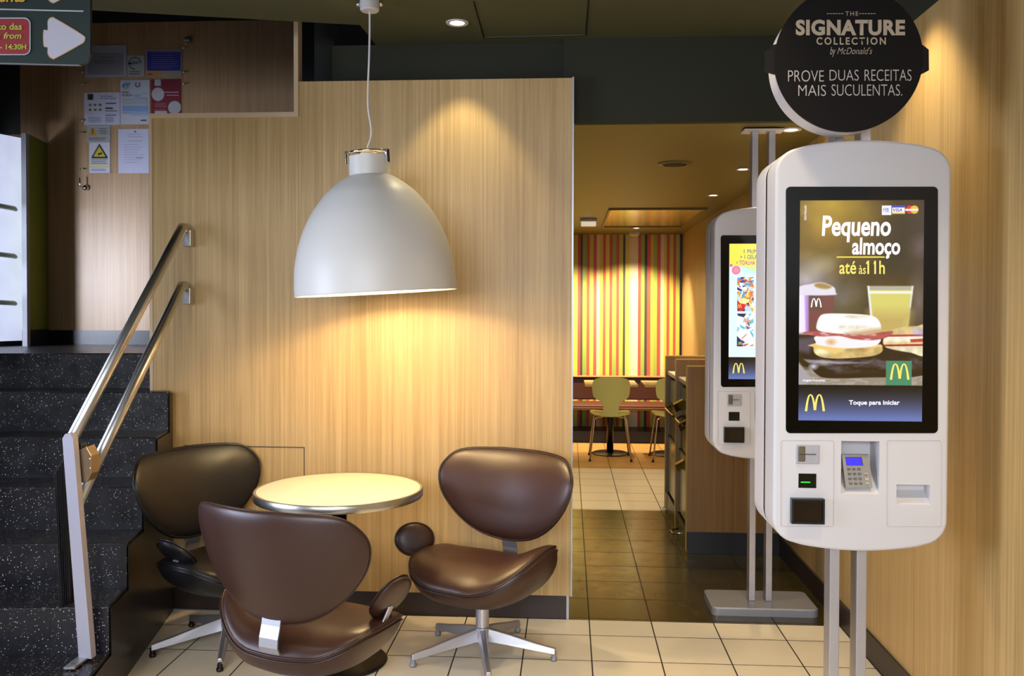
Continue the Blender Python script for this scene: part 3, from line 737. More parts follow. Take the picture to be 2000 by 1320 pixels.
paper('music_licence', 'tall white sheet with blue tables, in the middle row of notices', (235, 156.5, 292.5, 242.5), 'b7b8c4',
      [(ell(241.5, 167, 2.5, 5, 12, rot=.3), '3a78b8'), (ell(247, 164, 1.6, 4.5, 12), '3a78b8'), (ell(251, 165, 2, 5.4, 12, rot=.7), '4a90b0'), (ell(247, 172, 5.5, 2, 12, rot=-.3), '98a840'),
       (ell(269, 165.5, 5.4, 5.4, 20), '5c5878'), (ell(269, 165.5, 2.8, 2.8, 14), 'b7b8c4'), (rect(267, 159, 271, 164), 'b7b8c4'), (rect(262.5, 184, 275, 192), '8fa8cc'), (rect(277, 182, 288, 184), '8fa8cc'), (rect(277, 190, 288, 192), '8fa8cc'),
       (rect(239, 192.5, 288, 204), 'a6a9b2'), (rect(239.5, 207, 288, 217.5), '7d99c6'), (rect(239.5, 220, 256, 221.5), '8098c0'), (rect(257, 219, 288, 226), '9aaed0'), (rect(275, 234, 286, 236.5), '40404c')], 'licence',
      [('PASS', (238.5, 178.5, 251, 182.5), 'ink'), ('MUSICA', (238.5, 184, 258, 188.5), 'ink')])
red = [(rect(302, 155, 314, 167.5), 'b0aeb4'), (ell(308.5, 184, 12.3, 13.2, 30), 'b0aeb4'), (ell(341, 210, 12.5, 13, 30, rot=.3), 'b0aeb4'), (rect(302.5, 216.5, 326, 222), 'b0aeb4')]+lines(303, 326, (201, 203.5, 206, 208.5, 213.5), .8, 'a87880')
paper('complaints_notice', 'dark red notice with two pale discs, right end of the middle row', (294.5, 155, 353.5, 224), '74162a', red, 'notice',
      [('Livro de Reclamações', (311, 178.5, 349, 182), 'paper_white'), ('Complaints Book', (326, 184.5, 349, 187.5), 'paper_white')])
warn = [(catmull([(181, 249), (189.5, 262), (188, 264.5), (174.5, 264.5), (173.5, 262)], 3), 'b88a20'), (rect(180.2, 251, 182, 262), '2c2c30')]+lines(173, 211, (268.5, 270.5, 273), 1, '5c5c62', .3)
paper('warning_card', 'small grey card with an orange warning triangle, under the food picture sheet', (170, 245, 215.5, 278), '9c9a98', warn, 'card',
      [('INFORMAÇÃO', (193.5, 250, 208.5, 253), 'ink'), ('NUTRICIONAL', (193.5, 254.5, 208.5, 257.5), 'ink'), ('E ALERGENEOS', (193.5, 259, 208.5, 262), 'ink')])
cc_ = [([(194, 280), (211, 307.5), (209.5, 309.5), (179.5, 309.5), (178, 307.5)], '1c1c12'), ([(194, 286), (206, 306), (182.5, 306)], 'c0b020'), ([(190.5, 300), (199, 297), (200, 301), (192, 303.5)], '1c1c12'),
       (rect(176, 321, 213, 322.6), 'c8bc50'), (rect(176, 325, 213, 327), 'c8bc40')]+lines(178, 211, (311.5, 315, 318.5), 1.4, '60606c', .1)+lines(178, 210, (330, 332.5), 1, '5c64a0', .3)
paper('camera_notice', 'white notice with a black and yellow camera triangle, lowest of the left notices', (174, 278.5, 215, 337.5), 'c3c2cc', cc_, 'notice')
paper('letter_sheet', 'plain white typed letter at the lower right of the notices', (231, 252, 290.5, 338), 'b7b7cc',
      [(ell(264, 257, 2.2, 2.4, 12), '77778a')]+lines(249, 282, (262, 267, 275), 1, '9090a4', .3)+lines(242, 282, range(282, 318, 5), .8, '9a9aae', .4)+lines(266, 280, (308,), 1, '70708a'), 'letter')
# clear holders with steel studs
for i, (bb, lab) in enumerate([((163, 87, 356, 152), 'clear acrylic holder over the top row of notices'), ((163, 158, 356, 244), 'clear acrylic holder over the middle row of notices'), ((164, 251, 224, 339), 'clear acrylic holder over the camera notice')]):
    a, b = P(bb[0], bb[1], Y=YW-.012), P(bb[2], bb[3], Y=YW-.012)
    if i < 2: b = Vector((P(356, bb[3], Y=YW-.012).x, b.y, max(b.z, P(440, 222, Y=YW-.012).z if i == 1 else b.z)))
    t = thing('notice_holder', lab, 'holder', ((a.x+b.x)/2, YW-.012, b.z), 'clear acrylic notice holders')
    obj('pane', bx(a.x, b.x, YW-.014, YW-.010, b.z, a.z), 'glass', t)
    xs = [(160, 1), (358.5, -1)] if i < 2 else [(160, 1)]
    ys_ = {0: (93, 140.5), 1: (164, 235), 2: (259, 330)}[i]
    for xq, s in xs:
        for yq in ys_:
            if xq > 300 and yq == 235: continue
            w = P(xq, yq, Y=YW-.012)
            tbm = tube(B(), [w-Vector((.012, 0, 0)), w+Vector((.012, 0, 0))], .0045, 8)
            st_ = obj('stud', tbm, 'chrome', t, True)
            obj('stud_stem', tube(B(), [w, Vector((w.x, YB, w.z))], .004, 8), 'chrome', st_, True)
w = P(164, 366, Y=YB-.03); t = thing('wall_hook', 'chrome hook on the oak wall below the notices', 'hook', (w.x, YB, w.z))
obj('rosette', lathe(B(), [(0, 0), (.02, 0), (.02, .012), (.012, .03), (0, .032)], 20, Matrix.Translation((w.x, YB, w.z)) @ Matrix.Rotation(PI/2, 4, 'X')), 'chrome', t, True)
obj('arm', tube(B(), [w, w+Vector((-.017, -.015, .004)), w+Vector((-.018, -.015, .06))], .0045, 10), 'chrome', t, True)
w = P(365, 77, Y=YB-.02); t = thing('wall_stud', 'round steel stud above the blue notice', 'stud', (w.x, YB, w.z))
obj('cap', lathe(B(), [(0, 0), (.018, 0), (.018, .02), (.014, .026), (0, .026)], 20, Matrix.Translation((w.x, YB, w.z)) @ Matrix.Rotation(PI/2, 4, 'X')), 'alu', t, True)
obj('stem', tube(B(), [w+Vector((0, .0, 0)), w+Vector((-.004, -.01, -.04))], .005, 8), 'alu', t, True)

# ------------------------------------------------------------------ kiosks
YK = 2.76
def kouter(inset=0, bulge=.021, R=.078):
    x0, x1 = P(1513, 600, Y=YK).x, P(1856, 600, Y=YK).x; z1, z0 = P(1685, 273, Y=YK).z, P(1685, 1077, Y=YK).z
    x0 += inset; x1 -= inset; z0 += inset; z1 -= inset; cx = (x0+x1)/2; p = []
    hw = (x1-x0)/2-R
    def arc(cx_, cz_, a0, a1, n=10):
        return [(cx_+R*math.cos(a0+(a1-a0)*i/n), cz_+R*math.sin(a0+(a1-a0)*i/n)) for i in range(n+1)]
    sl = 2*bulge/hw*.9
    th = math.atan(sl)
    p += arc(x1-R, z1-R-bulge, 0, PI/2-th)
    n = 16
    ex = R*math.sin(th)
    topx = [(cx+(hw+ex)*(1-2*i/n)) for i in range(1, n)]
    p += [(x, z1-bulge*((x-cx)/(hw+ex))**2*.96) for x in topx]
    p += arc(x0+R, z1-R-bulge, PI/2+th, PI)
    p += arc(x0+R, z0+R+bulge, PI, 3*PI/2-th)
    p += [(x, z0+bulge*((x-cx)/(hw+ex))**2*.96) for x in topx[::-1]]
    p += arc(x1-R, z0+R+bulge, 3*PI/2+th, 2*PI)
    return p, cx, z0, z1
def shell(bm, pts, y0, y1, bev=.006):
    """rounded front slab between y0 (front) and y1"""
    lay = [(0, y0, bev), (0, y0, 0)]
    t = bmesh.new(); cx = sum(p[0] for p in pts)/len(pts); cz = sum(p[1] for p in pts)/len(pts)
    def ring(y, ins):
        n = len(pts); r = []
        for i, (x, z) in enumerate(pts):
            a = Vector(pts[i-1]); b = Vector(pts[(i+1) % n]); d = (b-a).normalized()
            r.append(t.verts.new((x-d.y*ins, y, z+d.x*ins)))
        return r
    L = []
    for k_ in range(5):
        a = PI/2*k_/4; L.append((y0+bev*(1-math.sin(a)), bev*(1-math.cos(a))))
    L.reverse()                      # from face inwards to the side
    L = [(y0+bev*(1-math.cos(PI/2*k_/4)), bev*(1-math.sin(PI/2*k_/4))) for k_ in range(5)]+[(y1-.003, 0), (y1, .003)]
    rings = [ring(y, ins) for y, ins in L]; n = len(pts)
    for A, Bq in zip(rings, rings[1:]):
        for j in range(n): t.faces.new((A[j], A[(j+1) % n], Bq[(j+1) % n], Bq[j]))
    t.faces.new(rings[0]); t.faces.new(rings[-1][::-1]); bmesh.ops.recalc_face_normals(t, faces=t.faces); return merge(bm, t)
def cut(o, cutters):
    """subtract cutter meshes from o once and for all"""
    for bm in cutters:
        me = bpy.data.meshes.new('c'); bm.to_mesh(me); bm.free(); c = bpy.data.objects.new('c', me); C.objects.link(c)
        md = o.modifiers.new('b', 'BOOLEAN'); md.object = c; md.operation = 'DIFFERENCE'; md.solver = 'EXACT'
        bpy.context.view_layer.update()
        nm = bpy.data.meshes.new_from_object(o.evaluated_get(bpy.context.evaluated_depsgraph_get()))
        o.modifiers.clear(); nm.name = o.name; o.data = nm; bpy.data.objects.remove(c)
def canvas(fn, x0, y0, x1, y1, Y, parent, name, sub=1, mapf=None):
    nx, ny = int((x1-x0)*sub), int((y1-y0)*sub)
    xs = np.linspace(x0, x1, nx+1); ys = np.linspace(y0, y1, ny+1)
    cx = (xs[:-1]+xs[1:])/2; cy = (ys[:-1]+ys[1:])/2
    XX, YY = np.meshgrid(cx, cy); col = fn(XX, YY)
    col = np.clip(col, 0, 1); linc = np.where(col <= .04045, col/12.92, ((col+.055)/1.055)**2.4)
    a, b = P(x0, 606, Y=Y), P(x1, 606, Y=Y); c = P(x0, y1, Y=Y); a.z = P((x0+x1)/2, y0, Y=Y).z; c.z = P((x0+x1)/2, y1, Y=Y).z
    vx = np.linspace(a.x, b.x, nx+1); vz = np.linspace(a.z, c.z, ny+1)
    VX, VZ = np.meshgrid(vx, vz); r = root_loc(parent)
    V = np.stack([VX-r.x, np.full_like(VX, Y-r.y), VZ-r.z], -1).reshape(-1, 3)
    I = np.arange((nx+1)*(ny+1)).reshape(ny+1, nx+1)
    Fq = np.stack([I[1:, :-1], I[1:, 1:], I[:-1, 1:], I[:-1, :-1]], -1).reshape(-1, 4)
    me = bpy.data.meshes.new(name); me.vertices.add(len(V)); me.vertices.foreach_set('co', V.ravel().astype(np.float32))
    me.loops.add(Fq.size); me.loops.foreach_set('vertex_index', Fq.ravel().astype(np.int32))
    me.polygons.add(len(Fq)); me.polygons.foreach_set('loop_start', np.arange(0, Fq.size, 4, dtype=np.int32))
    me.update(calc_edges=True); me.validate()
    at = me.color_attributes.new('Col', 'FLOAT_COLOR', 'CORNER')
    cl = np.concatenate([linc.reshape(-1, 3), np.ones((len(Fq), 1))], 1).repeat(4, axis=0)
    at.data.foreach_set('color', cl.ravel().astype(np.float32))
    me.materials.append(M['screen']); o = bpy.data.objects.new(name, me); C.objects.link(o); o.parent = parent; return o
# painter helpers (numpy)
def hexc(h): return np.array([int(h[i:i+2], 16)/255 for i in (0, 2, 4)])
def vnoise(X, Y, s, seed=0, oct_=3):
    out = np.zeros_like(X); amp = 1; tot = 0
    for o_ in range(oct_):
        r = np.random.RandomState(seed+o_); G = r.rand(64, 64); x = X/s*2**o_; y = Y/s*2**o_
        xi, yi = np.floor(x).astype(int), np.floor(y).astype(int); fx, fy = x-xi, y-yi
        fx = fx*fx*(3-2*fx); fy = fy*fy*(3-2*fy)
        g = lambda a, b: G[a % 64, b % 64]
        out += amp*((g(xi, yi)*(1-fx)+g(xi+1, yi)*fx)*(1-fy)+(g(xi, yi+1)*(1-fx)+g(xi+1, yi+1)*fx)*fy); tot += amp; amp *= .5
    return out/tot
def put(img, mask, col): return img*(1-mask[..., None])+np.asarray(col)*mask[..., None]
def blob(X, Y, cx, cy, rx, ry, soft=.5, rot=0):
    x, y = X-cx, Y-cy; u = x*math.cos(rot)+y*math.sin(rot); v = -x*math.sin(rot)+y*math.cos(rot)
    d = np.sqrt((u/rx)**2+(v/ry)**2); return np.clip((1-d)/soft+.5 if soft < 1 else 1-d, 0, 1)
def polym(X, Y, pts, soft=1.0):
    inside = np.zeros(X.shape, bool); dmin = np.full(X.shape, 1e9); n = len(pts)
    for i in range(n):
        x1, y1 = pts[i]; x2, y2 = pts[(i+1) % n]
        c = ((y1 > Y) != (y2 > Y)) & (X < (x2-x1)*(Y-y1)/((y2-y1) if y2 != y1 else 1e-9)+x1); inside ^= c
        dx, dy = x2-x1, y2-y1; t = np.clip(((X-x1)*dx+(Y-y1)*dy)/(dx*dx+dy*dy+1e-9), 0, 1)
        dmin = np.minimum(dmin, np.hypot(X-x1-t*dx, Y-y1-t*dy))
    sd = np.where(inside, dmin, -dmin); return np.clip(sd/soft+.5, 0, 1)
def cmp_(pts, n=4): return [(p.x, p.y) for p in catmull(pts, n)]
def breakfast(X, Y):
    H = hexc; img = np.zeros(X.shape+(3,))+H('3c2f0c')
    n = vnoise(X, Y, 55, 3); n2 = vnoise(X, Y, 12, 9)
    img = put(img, blob(X, Y, 1610, 440, 150, 130, 2)*.95, H('a8821a')); img = put(img, blob(X, Y, 1625, 400, 80, 50, 2), H('b8962a'))
    img = put(img, np.clip(n-.45, 0, 1)*.8*blob(X, Y, 1620, 450, 150, 150, 2), H('ccb060'))
    img = put(img, blob(X, Y, 1575, 545, 75, 60, 2)*1.0, H('b0a4ae')); img = put(img, blob(X, Y, 1600, 520, 60, 24, 2, -.5)*.7, H('b8a888'))
    img = put(img, blob(X, Y, 1800, 470, 60, 140, 2)*.7, H('564446')); img = put(img, blob(X, Y, 1795, 480, 28, 30, 2)*.6, H('77676e'))
    img = put(img, blob(X, Y, 1740, 480, 60, 80, 2)*.75, H('3a2f10')); img = put(img, blob(X, Y, 1720, 560, 90, 40, 2)*.7, H('6a5210'))
    img = put(img, blob(X, Y, 1650, 590, 60, 60, 2)*.8, H('8a8284')); img = put(img, blob(X, Y, 1665, 600, 50, 30, 2)*.6, H('5e4c14'))
    img = put(img, blob(X, Y, 1795, 590, 30, 80, 2)*.8, H('84766e'))
    img *= (.86+.28*n[..., None])
    # cup
    img = put(img, polym(X, Y, [(1555, 572), (1631, 572), (1622, 652), (1555, 652)], 2), H('7c4a40'))
    img = put(img, polym(X, Y, [(1555, 572), (1577, 572), (1577, 652), (1555, 652)], 8), H('f0e6ff'))
    img = put(img, polym(X, Y, [(1571, 574), (1578, 574), (1580, 652), (1574, 652)], 4)*.8, H('b48ae0'))
    img = put(img, polym(X, Y, [(1581, 576), (1607, 576), (1607, 606), (1581, 606)], 2), H('6a4a3a'))
    img = put(img, polym(X, Y, cmp_([(1558, 575), (1560, 560), (1585, 554), (1605, 551), (1628, 560), (1632, 570), (1628, 576)]), 2.5), H('e2dce8'))
    img = put(img, polym(X, Y, cmp_([(1590, 556), (1603, 552), (1624, 559), (1616, 564), (1598, 562)]), 4), H('a8884a'))
    # glass of juice
    img = put(img, polym(X, Y, [(1694, 558), (1784, 558), (1774, 650), (1703, 650)], 2), H('b0aa98'))
    img = put(img, polym(X, Y, [(1698, 566), (1781, 566), (1772, 652), (1706, 652)], 2), H('d6cc6c'))
    img = put(img, polym(X, Y, [(1700, 610), (1778, 610), (1772, 656), (1708, 656)], 30), H('c2a860'))
    img = put(img, polym(X, Y, [(1694, 558), (1698, 558), (1705, 620), (1701, 620)], 2), H('e8e6e4'))
    img = put(img, polym(X, Y, [(1780, 558), (1784, 558), (1779, 600), (1776, 600)], 2), H('dcd8d0'))
    img = put(img, polym(X, Y, [(1696, 568), (1782, 568), (1782, 573), (1696, 573)], 2), H('eeeee0'))
    # table and tray
    img = put(img, polym(X, Y, [(1555, 722), (1600, 722), (1810, 712), (1810, 760), (1555, 760)], 3), H('978c78'))
    tw = vnoise(X*.2, Y, 3, 21); img = put(img, ((Y > 708) & (tw > .5))*np.clip((Y-712)/10, 0, 1)*.5, H('b8b0ae'))
    img = put(img, polym(X, Y, [(1555, 700), (1590, 745), (1555, 760)], 4), H('a8a2a4'))
    img = put(img, polym(X, Y, cmp_([(1556, 657), (1600, 655), (1700, 652), (1806, 656), (1806, 700), (1806, 732), (1700, 737), (1620, 739), (1596, 731), (1580, 712), (1560, 682)]), 2), H('3a2a12'))
    img = put(img, polym(X, Y, [(1552, 662), (1600, 657), (1580, 690), (1560, 686)], 10)*.8, H('6a5c6c'))
    tn = vnoise(X*.5, Y*1.3, 9, 31, 4)
    img = put(img, polym(X, Y, [(1580, 700), (1806, 700), (1806, 718), (1640, 728), (1585, 715)], 10)*np.clip(tn*3-1.3, 0, 1)*.8, H('6a5e66'))
    img = put(img, blob(X, Y, 1590, 716, 12, 9, 1.4), H('d8d6f0')); img = put(img, polym(X, Y, [(1570, 702), (1640, 706), (1700, 708), (1640, 711), (1580, 709)], 3)*.8, H('a8a0b4'))
    img = put(img, blob(X, Y, 1610, 708, 20, 8, 1)*np.clip(tn*3-1, 0, 1), H('b4aca8'))
    # second sandwich (right edge)
    s2 = polym(X, Y, cmp_([(1740, 645), (1765, 638), (1790, 636), (1808, 637), (1808, 692), (1780, 688), (1745, 682), (1728, 675), (1727, 660)]), 2)
    base2 = np.zeros(X.shape+(3,))+H('d9bd84')
    for y0, c in ((653, 'b0463c'), (657, 'efe6d0'), (667, 'e6cf90'), (672, 'a84438'), (676, 'e8dcb8')): base2 = put(base2, np.clip(Y-y0+.5-(X-1740)*-.02, 0, 1)*1., H(c))
    base2 = put(base2, polym(X, Y, [(1782, 640), (1808, 640), (1808, 655), (1785, 652)], 4)*.7, H('b8b4dc')); base2 = put(base2, polym(X, Y, [(1778, 662), (1808, 660), (1808, 666), (1780, 668)], 2), H('b8463c'))
    base2 *= (.85+.3*n2[..., None]); img = img*(1-s2[..., None])+base2*s2[..., None]
    # main sandwich
    bot = polym(X, Y, cmp_([(1590, 682), (1600, 676), (1700, 672), (1722, 676), (1724, 686), (1705, 695), (1650, 700), (1612, 699), (1594, 692)]), 2)
    c = np.zeros(X.shape+(3,))+H('cfb272'); c = put(c, blob(X, Y, 1605, 688, 26, 12, 1.2), H('efe6b8')); c = put(c, blob(X, Y, 1680, 682, 34, 6, 1.5)*.7, H('b8904c')); c *= (.8+.4*n2[..., None])
    img = img*(1-bot[..., None])+c*bot[..., None]
    img = put(img, polym(X, Y, [(1578, 675), (1594, 670), (1640, 676), (1722, 672), (1726, 677), (1655, 680), (1634, 692), (1605, 681)], 1.5), H('eec87a'))
    egg = polym(X, Y, cmp_([(1595, 656), (1650, 652), (1716, 658), (1717, 671), (1700, 677), (1650, 680), (1600, 674), (1594, 668)]), 2)
    c = np.zeros(X.shape+(3,))+H('f2eef0'); c = put(c, blob(X, Y, 1624, 668, 14, 9, 1.4), H('e0a468')); img = img*(1-egg[..., None])+c*egg[..., None]
    ham = polym(X, Y, cmp_([(1568, 650), (1600, 647), (1700, 650), (1744, 646), (1734, 658), (1705, 664), (1668, 662), (1640, 656), (1600, 657)]), 2)
    c = np.zeros(X.shape+(3,))+H('b25a52'); hn_ = vnoise(X*.5, Y*1.5, 7, 44, 3); c = put(c, np.clip(hn_*3-1.4, 0, 1), H('e0aeb0')); c = put(c, np.clip(1.2-hn_*4, 0, 1)*.6, H('6e2e22')); img = img*(1-ham[..., None])+c*ham[..., None]
    bun = polym(X, Y, cmp_([(1595, 636), (1600, 620), (1610, 613), (1640, 612), (1690, 614), (1712, 620), (1721, 634), (1719, 646), (1700, 652), (1650, 652), (1610, 648), (1597, 644)]), 2)
    c = np.zeros(X.shape+(3,))+H('fbf8f4'); c = put(c, blob(X, Y, 1665, 640, 50, 8, 1.5)*np.clip(n2*2-.6, 0, 1), H('cbb48c')); c = put(c, blob(X, Y, 1672, 618, 38, 5, 1.4)*np.clip(n2*2-.4, 0, 1), H('d2c2a4'))
    c = put(c, polym(X, Y, [(1650, 650), (1721, 640), (1725, 655), (1650, 656)], 8)*.8, H('c09a5c')); img = img*(1-bun[..., None])+c*bun[..., None]
    # card marks at the top right
    img = put(img, polym(X, Y, rect(1721, 401.5, 1739.5, 420), 1), H('f0eeff')); img = put(img, polym(X, Y, rect(1725, 406, 1736, 407), .8)*.6, H('8088c0')); img = put(img, polym(X, Y, rect(1725, 414, 1736, 415), .8)*.6, H('8088c0'))
    img = put(img, polym(X, Y, rect(1741, 402.5, 1765.5, 417.5), 1), H('f4f2ff')); img = put(img, polym(X, Y, rect(1741, 402.5, 1765.5, 405.5), 1), H('3030b8')); img = put(img, polym(X, Y, rect(1741, 415, 1765.5, 417.5), 1), H('e8c040'))
    img = put(img, blob(X, Y, 1775, 409.7, 8, 8, .1), H('d8342c')); img = put(img, blob(X, Y, 1784, 409.7, 8, 8, .1), H('e8b83c')); img = put(img, polym(X, Y, rect(1768, 408, 1791, 411.5), 1)*.75, H('f0e8f0'))
    # green emblem square
    img = put(img, polym(X, Y, rect(1732, 704, 1782, 752.6), 1), H('4f8a68'))
    return img
def promo(X, Y):
    """second kiosk: same pixel frame as the first one's screen"""
    H = hexc; img = np.zeros(X.shape+(3,))+H('e4f6ff'); img = put(img, polym(X, Y, cmp_([(1540, 380), (1820, 380), (1820, 500), (1700, 480), (1640, 478), (1610, 466), (1580, 460), (1540, 458)]), 2), H('f2ee5c'))
    img = put(img, polym(X, Y, [(1590, 462), (1700, 470), (1820, 480), (1820, 510), (1610, 486)], 14)*.6, H('bdeef2'))
    img = put(img, blob(X, Y, 1583, 475, 14, 14, .12), H('f088a0')); img = put(img, blob(X, Y, 1583, 475, 8, 8, .12), H('f49cac')); img = put(img, blob(X, Y, 1567, 460, 4.5, 4.5, .2), H('e060b0'))
    r = np.random.RandomState(5)
    def towel(x0, y0, x1, y1, cols, bg, nn, first):
        nonlocal img; m = polym(X, Y, rect(x0, y0, x1, y1), 1); c = np.zeros(X.shape+(3,))+H(bg)
        for i in range(nn):
            cx, cy = x0+(x1-x0)*r.rand(), y0+(y1-y0)*r.rand(); a = r.rand()*3.14; L, W = 7+9*r.rand(), 1.6+2.6*r.rand()
            c = put(c, blob(X, Y, cx, cy, L, W, .25, a), H(cols[r.randint(len(cols))]))
        if first:
            c = put(c, blob(X, Y, x0+22, y0+76, 15, 9, .2), H('f8f0a0')); c = put(c, polym(X, Y, [(x0, y1-38), (x0+10, y1-24), (x0+30, y1-22), (x0+18, y1), (x0, y1-6)], 1.5), H('d83038'))
        else:
            c = put(c, polym(X, Y, [(x0, y0), (x0+30, y0), (x0+22, y0+12), (x0+3, y0+7)], 1.5), H('2c3a5c')); c = put(c, polym(X, Y, [(x0, y1-34), (x0+16, y1-18), (x0+20, y1), (x0, y1)], 1.5), H('2c3a5c'))
        img = img*(1-m[..., None])+c*m[..., None]
    towel(1587, 497, 1640, 606, ['5a48b0', 'f0b030', 'e85a38', '58a8d8', 'ffffff', 'f08030', '403070', 'f8f0a0'], 'c4e4f0', 90, True)
    towel(1587, 613, 1640, 718, ['e87050', 'f0a080', '88d0e0', 'ffffff', 'ffffff', '3c5090', '60c0d8'], 'f0f4f4', 30, False)
    return img
def kiosk(loc_shift, label, variant):
    global P
    root = thing('order_kiosk', label, 'kiosk', (.884, 2.90, 0), 'self-order kiosks')
    pts, cx, z0, z1 = kouter()
    fs = obj('front_shell', shell(B(), pts, YK, YK+.118, .010), 'white', root)
    rp = P(1718, 860, Y=YK); x0, x1 = P(1643, 870, Y=YK).x, rp.x
    za, zb = P(1680, 861, Y=YK).z, P(1680, 972, Y=YK).z
    # recess for the keypad: deep above, shallow below
    c1 = prism(B(), [(x0, YK-.02, za), (x0, YK+.085, za-.004), (x0, YK+.085, zb+.075), (x0, YK-.02, zb-.004)], (x1-x0, 0, 0))
    a, b = P(1751, 946, Y=YK), P(1816, 986, Y=YK)
    c2 = prism(B(), [(a.x, YK-.02, a.z), (a.x, YK+.045, a.z), (a.x, YK+.045, a.z-.025), (a.x, YK-.02, b.z-.015)], (b.x-a.x, 0, 0))
    # the recesses are cut into the shell
    cut(fs, [c1, c2]); smooth_ang(fs, .5)
    gr = obj('gasket', shell(B(), kouter(.0012)[0], YK+.1182, YK+.1438, .0008), 'black', root)
    bs = obj('rear_shell', shell(B(), pts, YK+.144, YK+.275, .004), 'white', root); smooth_ang(bs, .5)
    # panel joints
    for q in ((1525, 860, 1628, 1028), (1732, 860, 1838, 1028)):
        bm = B(); c = [P(x, y, Y=YK-.0005) for x, y in rrect(*q, 4, 3)]
        tube(bm, c, .0009, 5, True); obj('panel_joint', bm, mat('joint_line', 'b5aeac', .6), root)
    # bezel and screen
    bz = obj('screen_bezel', prism(B(), [P(x, y, Y=YK-.0015) for x, y in rrect(1535, 364.5, 1832, 846, 9)], (0, .01, 0)), mat('bezel_glass', '080603', .08, spec=.22), root)
    YSn = YK-.0022
    if variant == 0:
        sc = canvas(breakfast, 1561, 391, 1803, 752, YSn, root, 'screen', 1.0)
    else:
        sc = canvas(promo, 1561, 391, 1803, 752, YSn, root, 'screen', 1.0)
    def foot(X, Y):
        img = np.zeros(X.shape+(3,))+hexc('241d12'); t = np.clip((Y-755)/62, 0, 1); e_ = hexc('6a78b4')
        return put(img, t**1.15, e_)
    canvas(foot, 1561, 752, 1803, 822, YSn, root, 'screen_footer', 1)
    L = dict(Y=YSn, off=.0006)
    if variant == 0:
        text('lettering', 'Pequeno', (1605, 421, 1740, 473), 'glow_white', sc, bold=.025, shear=.08, **L)
        text('lettering', 'almoço', (1664, 464, 1758, 505), 'glow_white', sc, bold=.025, shear=.05, **L)
        text('lettering', 'até', (1639, 510, 1672, 535), 'glow_yellow', sc, bold=.012, shear=.05, **L)
        text('lettering', 'às', (1677, 518, 1691, 535), 'glow_yellow', sc, bold=.005, shear=.05, **L)
        text('lettering', '11h', (1694, 509, 1728, 535), 'glow_yellow', sc, bold=.012, **L)
        colour_mesh('numeral_flags', [([(1691.3, 513), (1694.5, 509.3), (1694.5, 513.5), (1692, 516.5)], 'f6e268'), ([(1706, 513), (1709, 509.3), (1709, 513.5), (1706.5, 516.5)], 'f6e268')], 'screen', sc, Y=YSn-.0007)
        ul = colour_mesh('underline', [(rect(1634, 500.8, 1728, 503.2), 'f6e040')], 'screen', sc, Y=YSn-.0006)
        text('lettering', 'VISA', (1744, 407, 1762, 413.5), 'glow_purple', sc, bold=.02, shear=.2, **L)
        text('lettering', 'MB', (1725, 407, 1736, 413), 'glow_purple', sc, **L)
        text('lettering', 'MasterCard', (1768, 408, 1791, 411.5), 'glow_white', sc, bold=.01, **L)
        text('lettering', '©2016 McDonald\'s', (1570.5, 401, 1575, 430), 'glow_white', sc, vert=True, **L)
        text('lettering', 'imagens ilustrativas.', (1568, 740, 1612, 746), 'glow_white', sc, **L)
        logo('emblem', (1739, 711, 1775, 741.5), 'glow_yellow', sc, Y=YSn, off=.0008)
        logo('cup_emblem', (1584, 583, 1604, 600), 'glow_white', sc, Y=YSn, off=.0008)
        text('lettering', 'Toque para iniciar', (1658, 781.5, 1757, 793), 'glow_white', sc, bold=.02, **L)
    else:
        text('lettering', '1 McM', (1609, 409, 1651, 422), 'glow_purple', sc, bold=.0, **L)
        text('lettering', '+ 1 GELA', (1597, 427, 1652, 440), 'glow_purple', sc, bold=.0, **L)
        text('lettering', '=', (1584, 449, 1590, 454), 'glow_purple', sc, bold=.0, **L)
        text('lettering', 'TOALHA', (1594, 445, 1645, 458.5), 'glow_pink', sc, bold=.01, **L)
        logo('towel_emblem', (1589, 584, 1601, 596), 'glow_yellow', sc, Y=YSn, off=.0008)
        logo('towel_emblem', (1590, 703, 1602, 713), 'glow_yellow', sc, Y=YSn, off=.0008)
    logo('footer_emblem', (1573, 771, 1610, 803), 'glow_yellow', sc, Y=YSn, off=.0008)
    # card reader
    a, b = P(1554.5, 868, Y=YK), P(1600, 906, Y=YK)
    cr_ = obj('card_reader', bx(a.x, b.x, YK-.004, YK+.01, b.z, a.z, bev=.002), 'alu', root)
    a, b = P(1559, 871, Y=YK-.005), P(1572, 901, Y=YK-.005)
    obj('reader_lip', bx(a.x, b.x, YK-.012, YK, b.z, a.z, bev=.003), mat('reader_brass', '77705c', .35, .8), cr_)
    a, b = P(1560, 886.5, Y=YK-.01), P(1594, 888, Y=YK-.01)
    obj('slot', bx(a.x, b.x, YK-.0125, YK-.003, b.z, a.z), 'black', cr_)
    a, b = P(1559.5, 924.5, Y=YK), P(1594, 953, Y=YK)
    nf = obj('ticket_slot', bx(a.x, b.x, YK-.001, YK+.01, b.z, a.z), mat('dark_glass', '10140c', .1), root)
    a, b = P(1564, 940.5, Y=YK), P(1582, 942.5, Y=YK)
    if variant == 0: obj('green_light', bx(a.x, b.x, YK-.002, YK, b.z, a.z), 'glow_green', nf)
    a, b = P(1546.5, 974, Y=YK-.02), P(1610.5, 1024, Y=YK-.02); bm = B()
    t_ = .006
    box(bm, a.x, b.x, YK-.022, YK+.005, a.z-t_, a.z); box(bm, a.x, b.x, YK-.022, YK+.005, b.z, b.z+t_)
    box(bm, a.x, a.x+t_, YK-.022, YK+.005, b.z+t_, a.z-t_); box(bm, b.x-t_, b.x, YK-.022, YK+.005, b.z+t_, a.z-t_)
    sc_ = obj('barcode_scanner', bm, 'black', root)
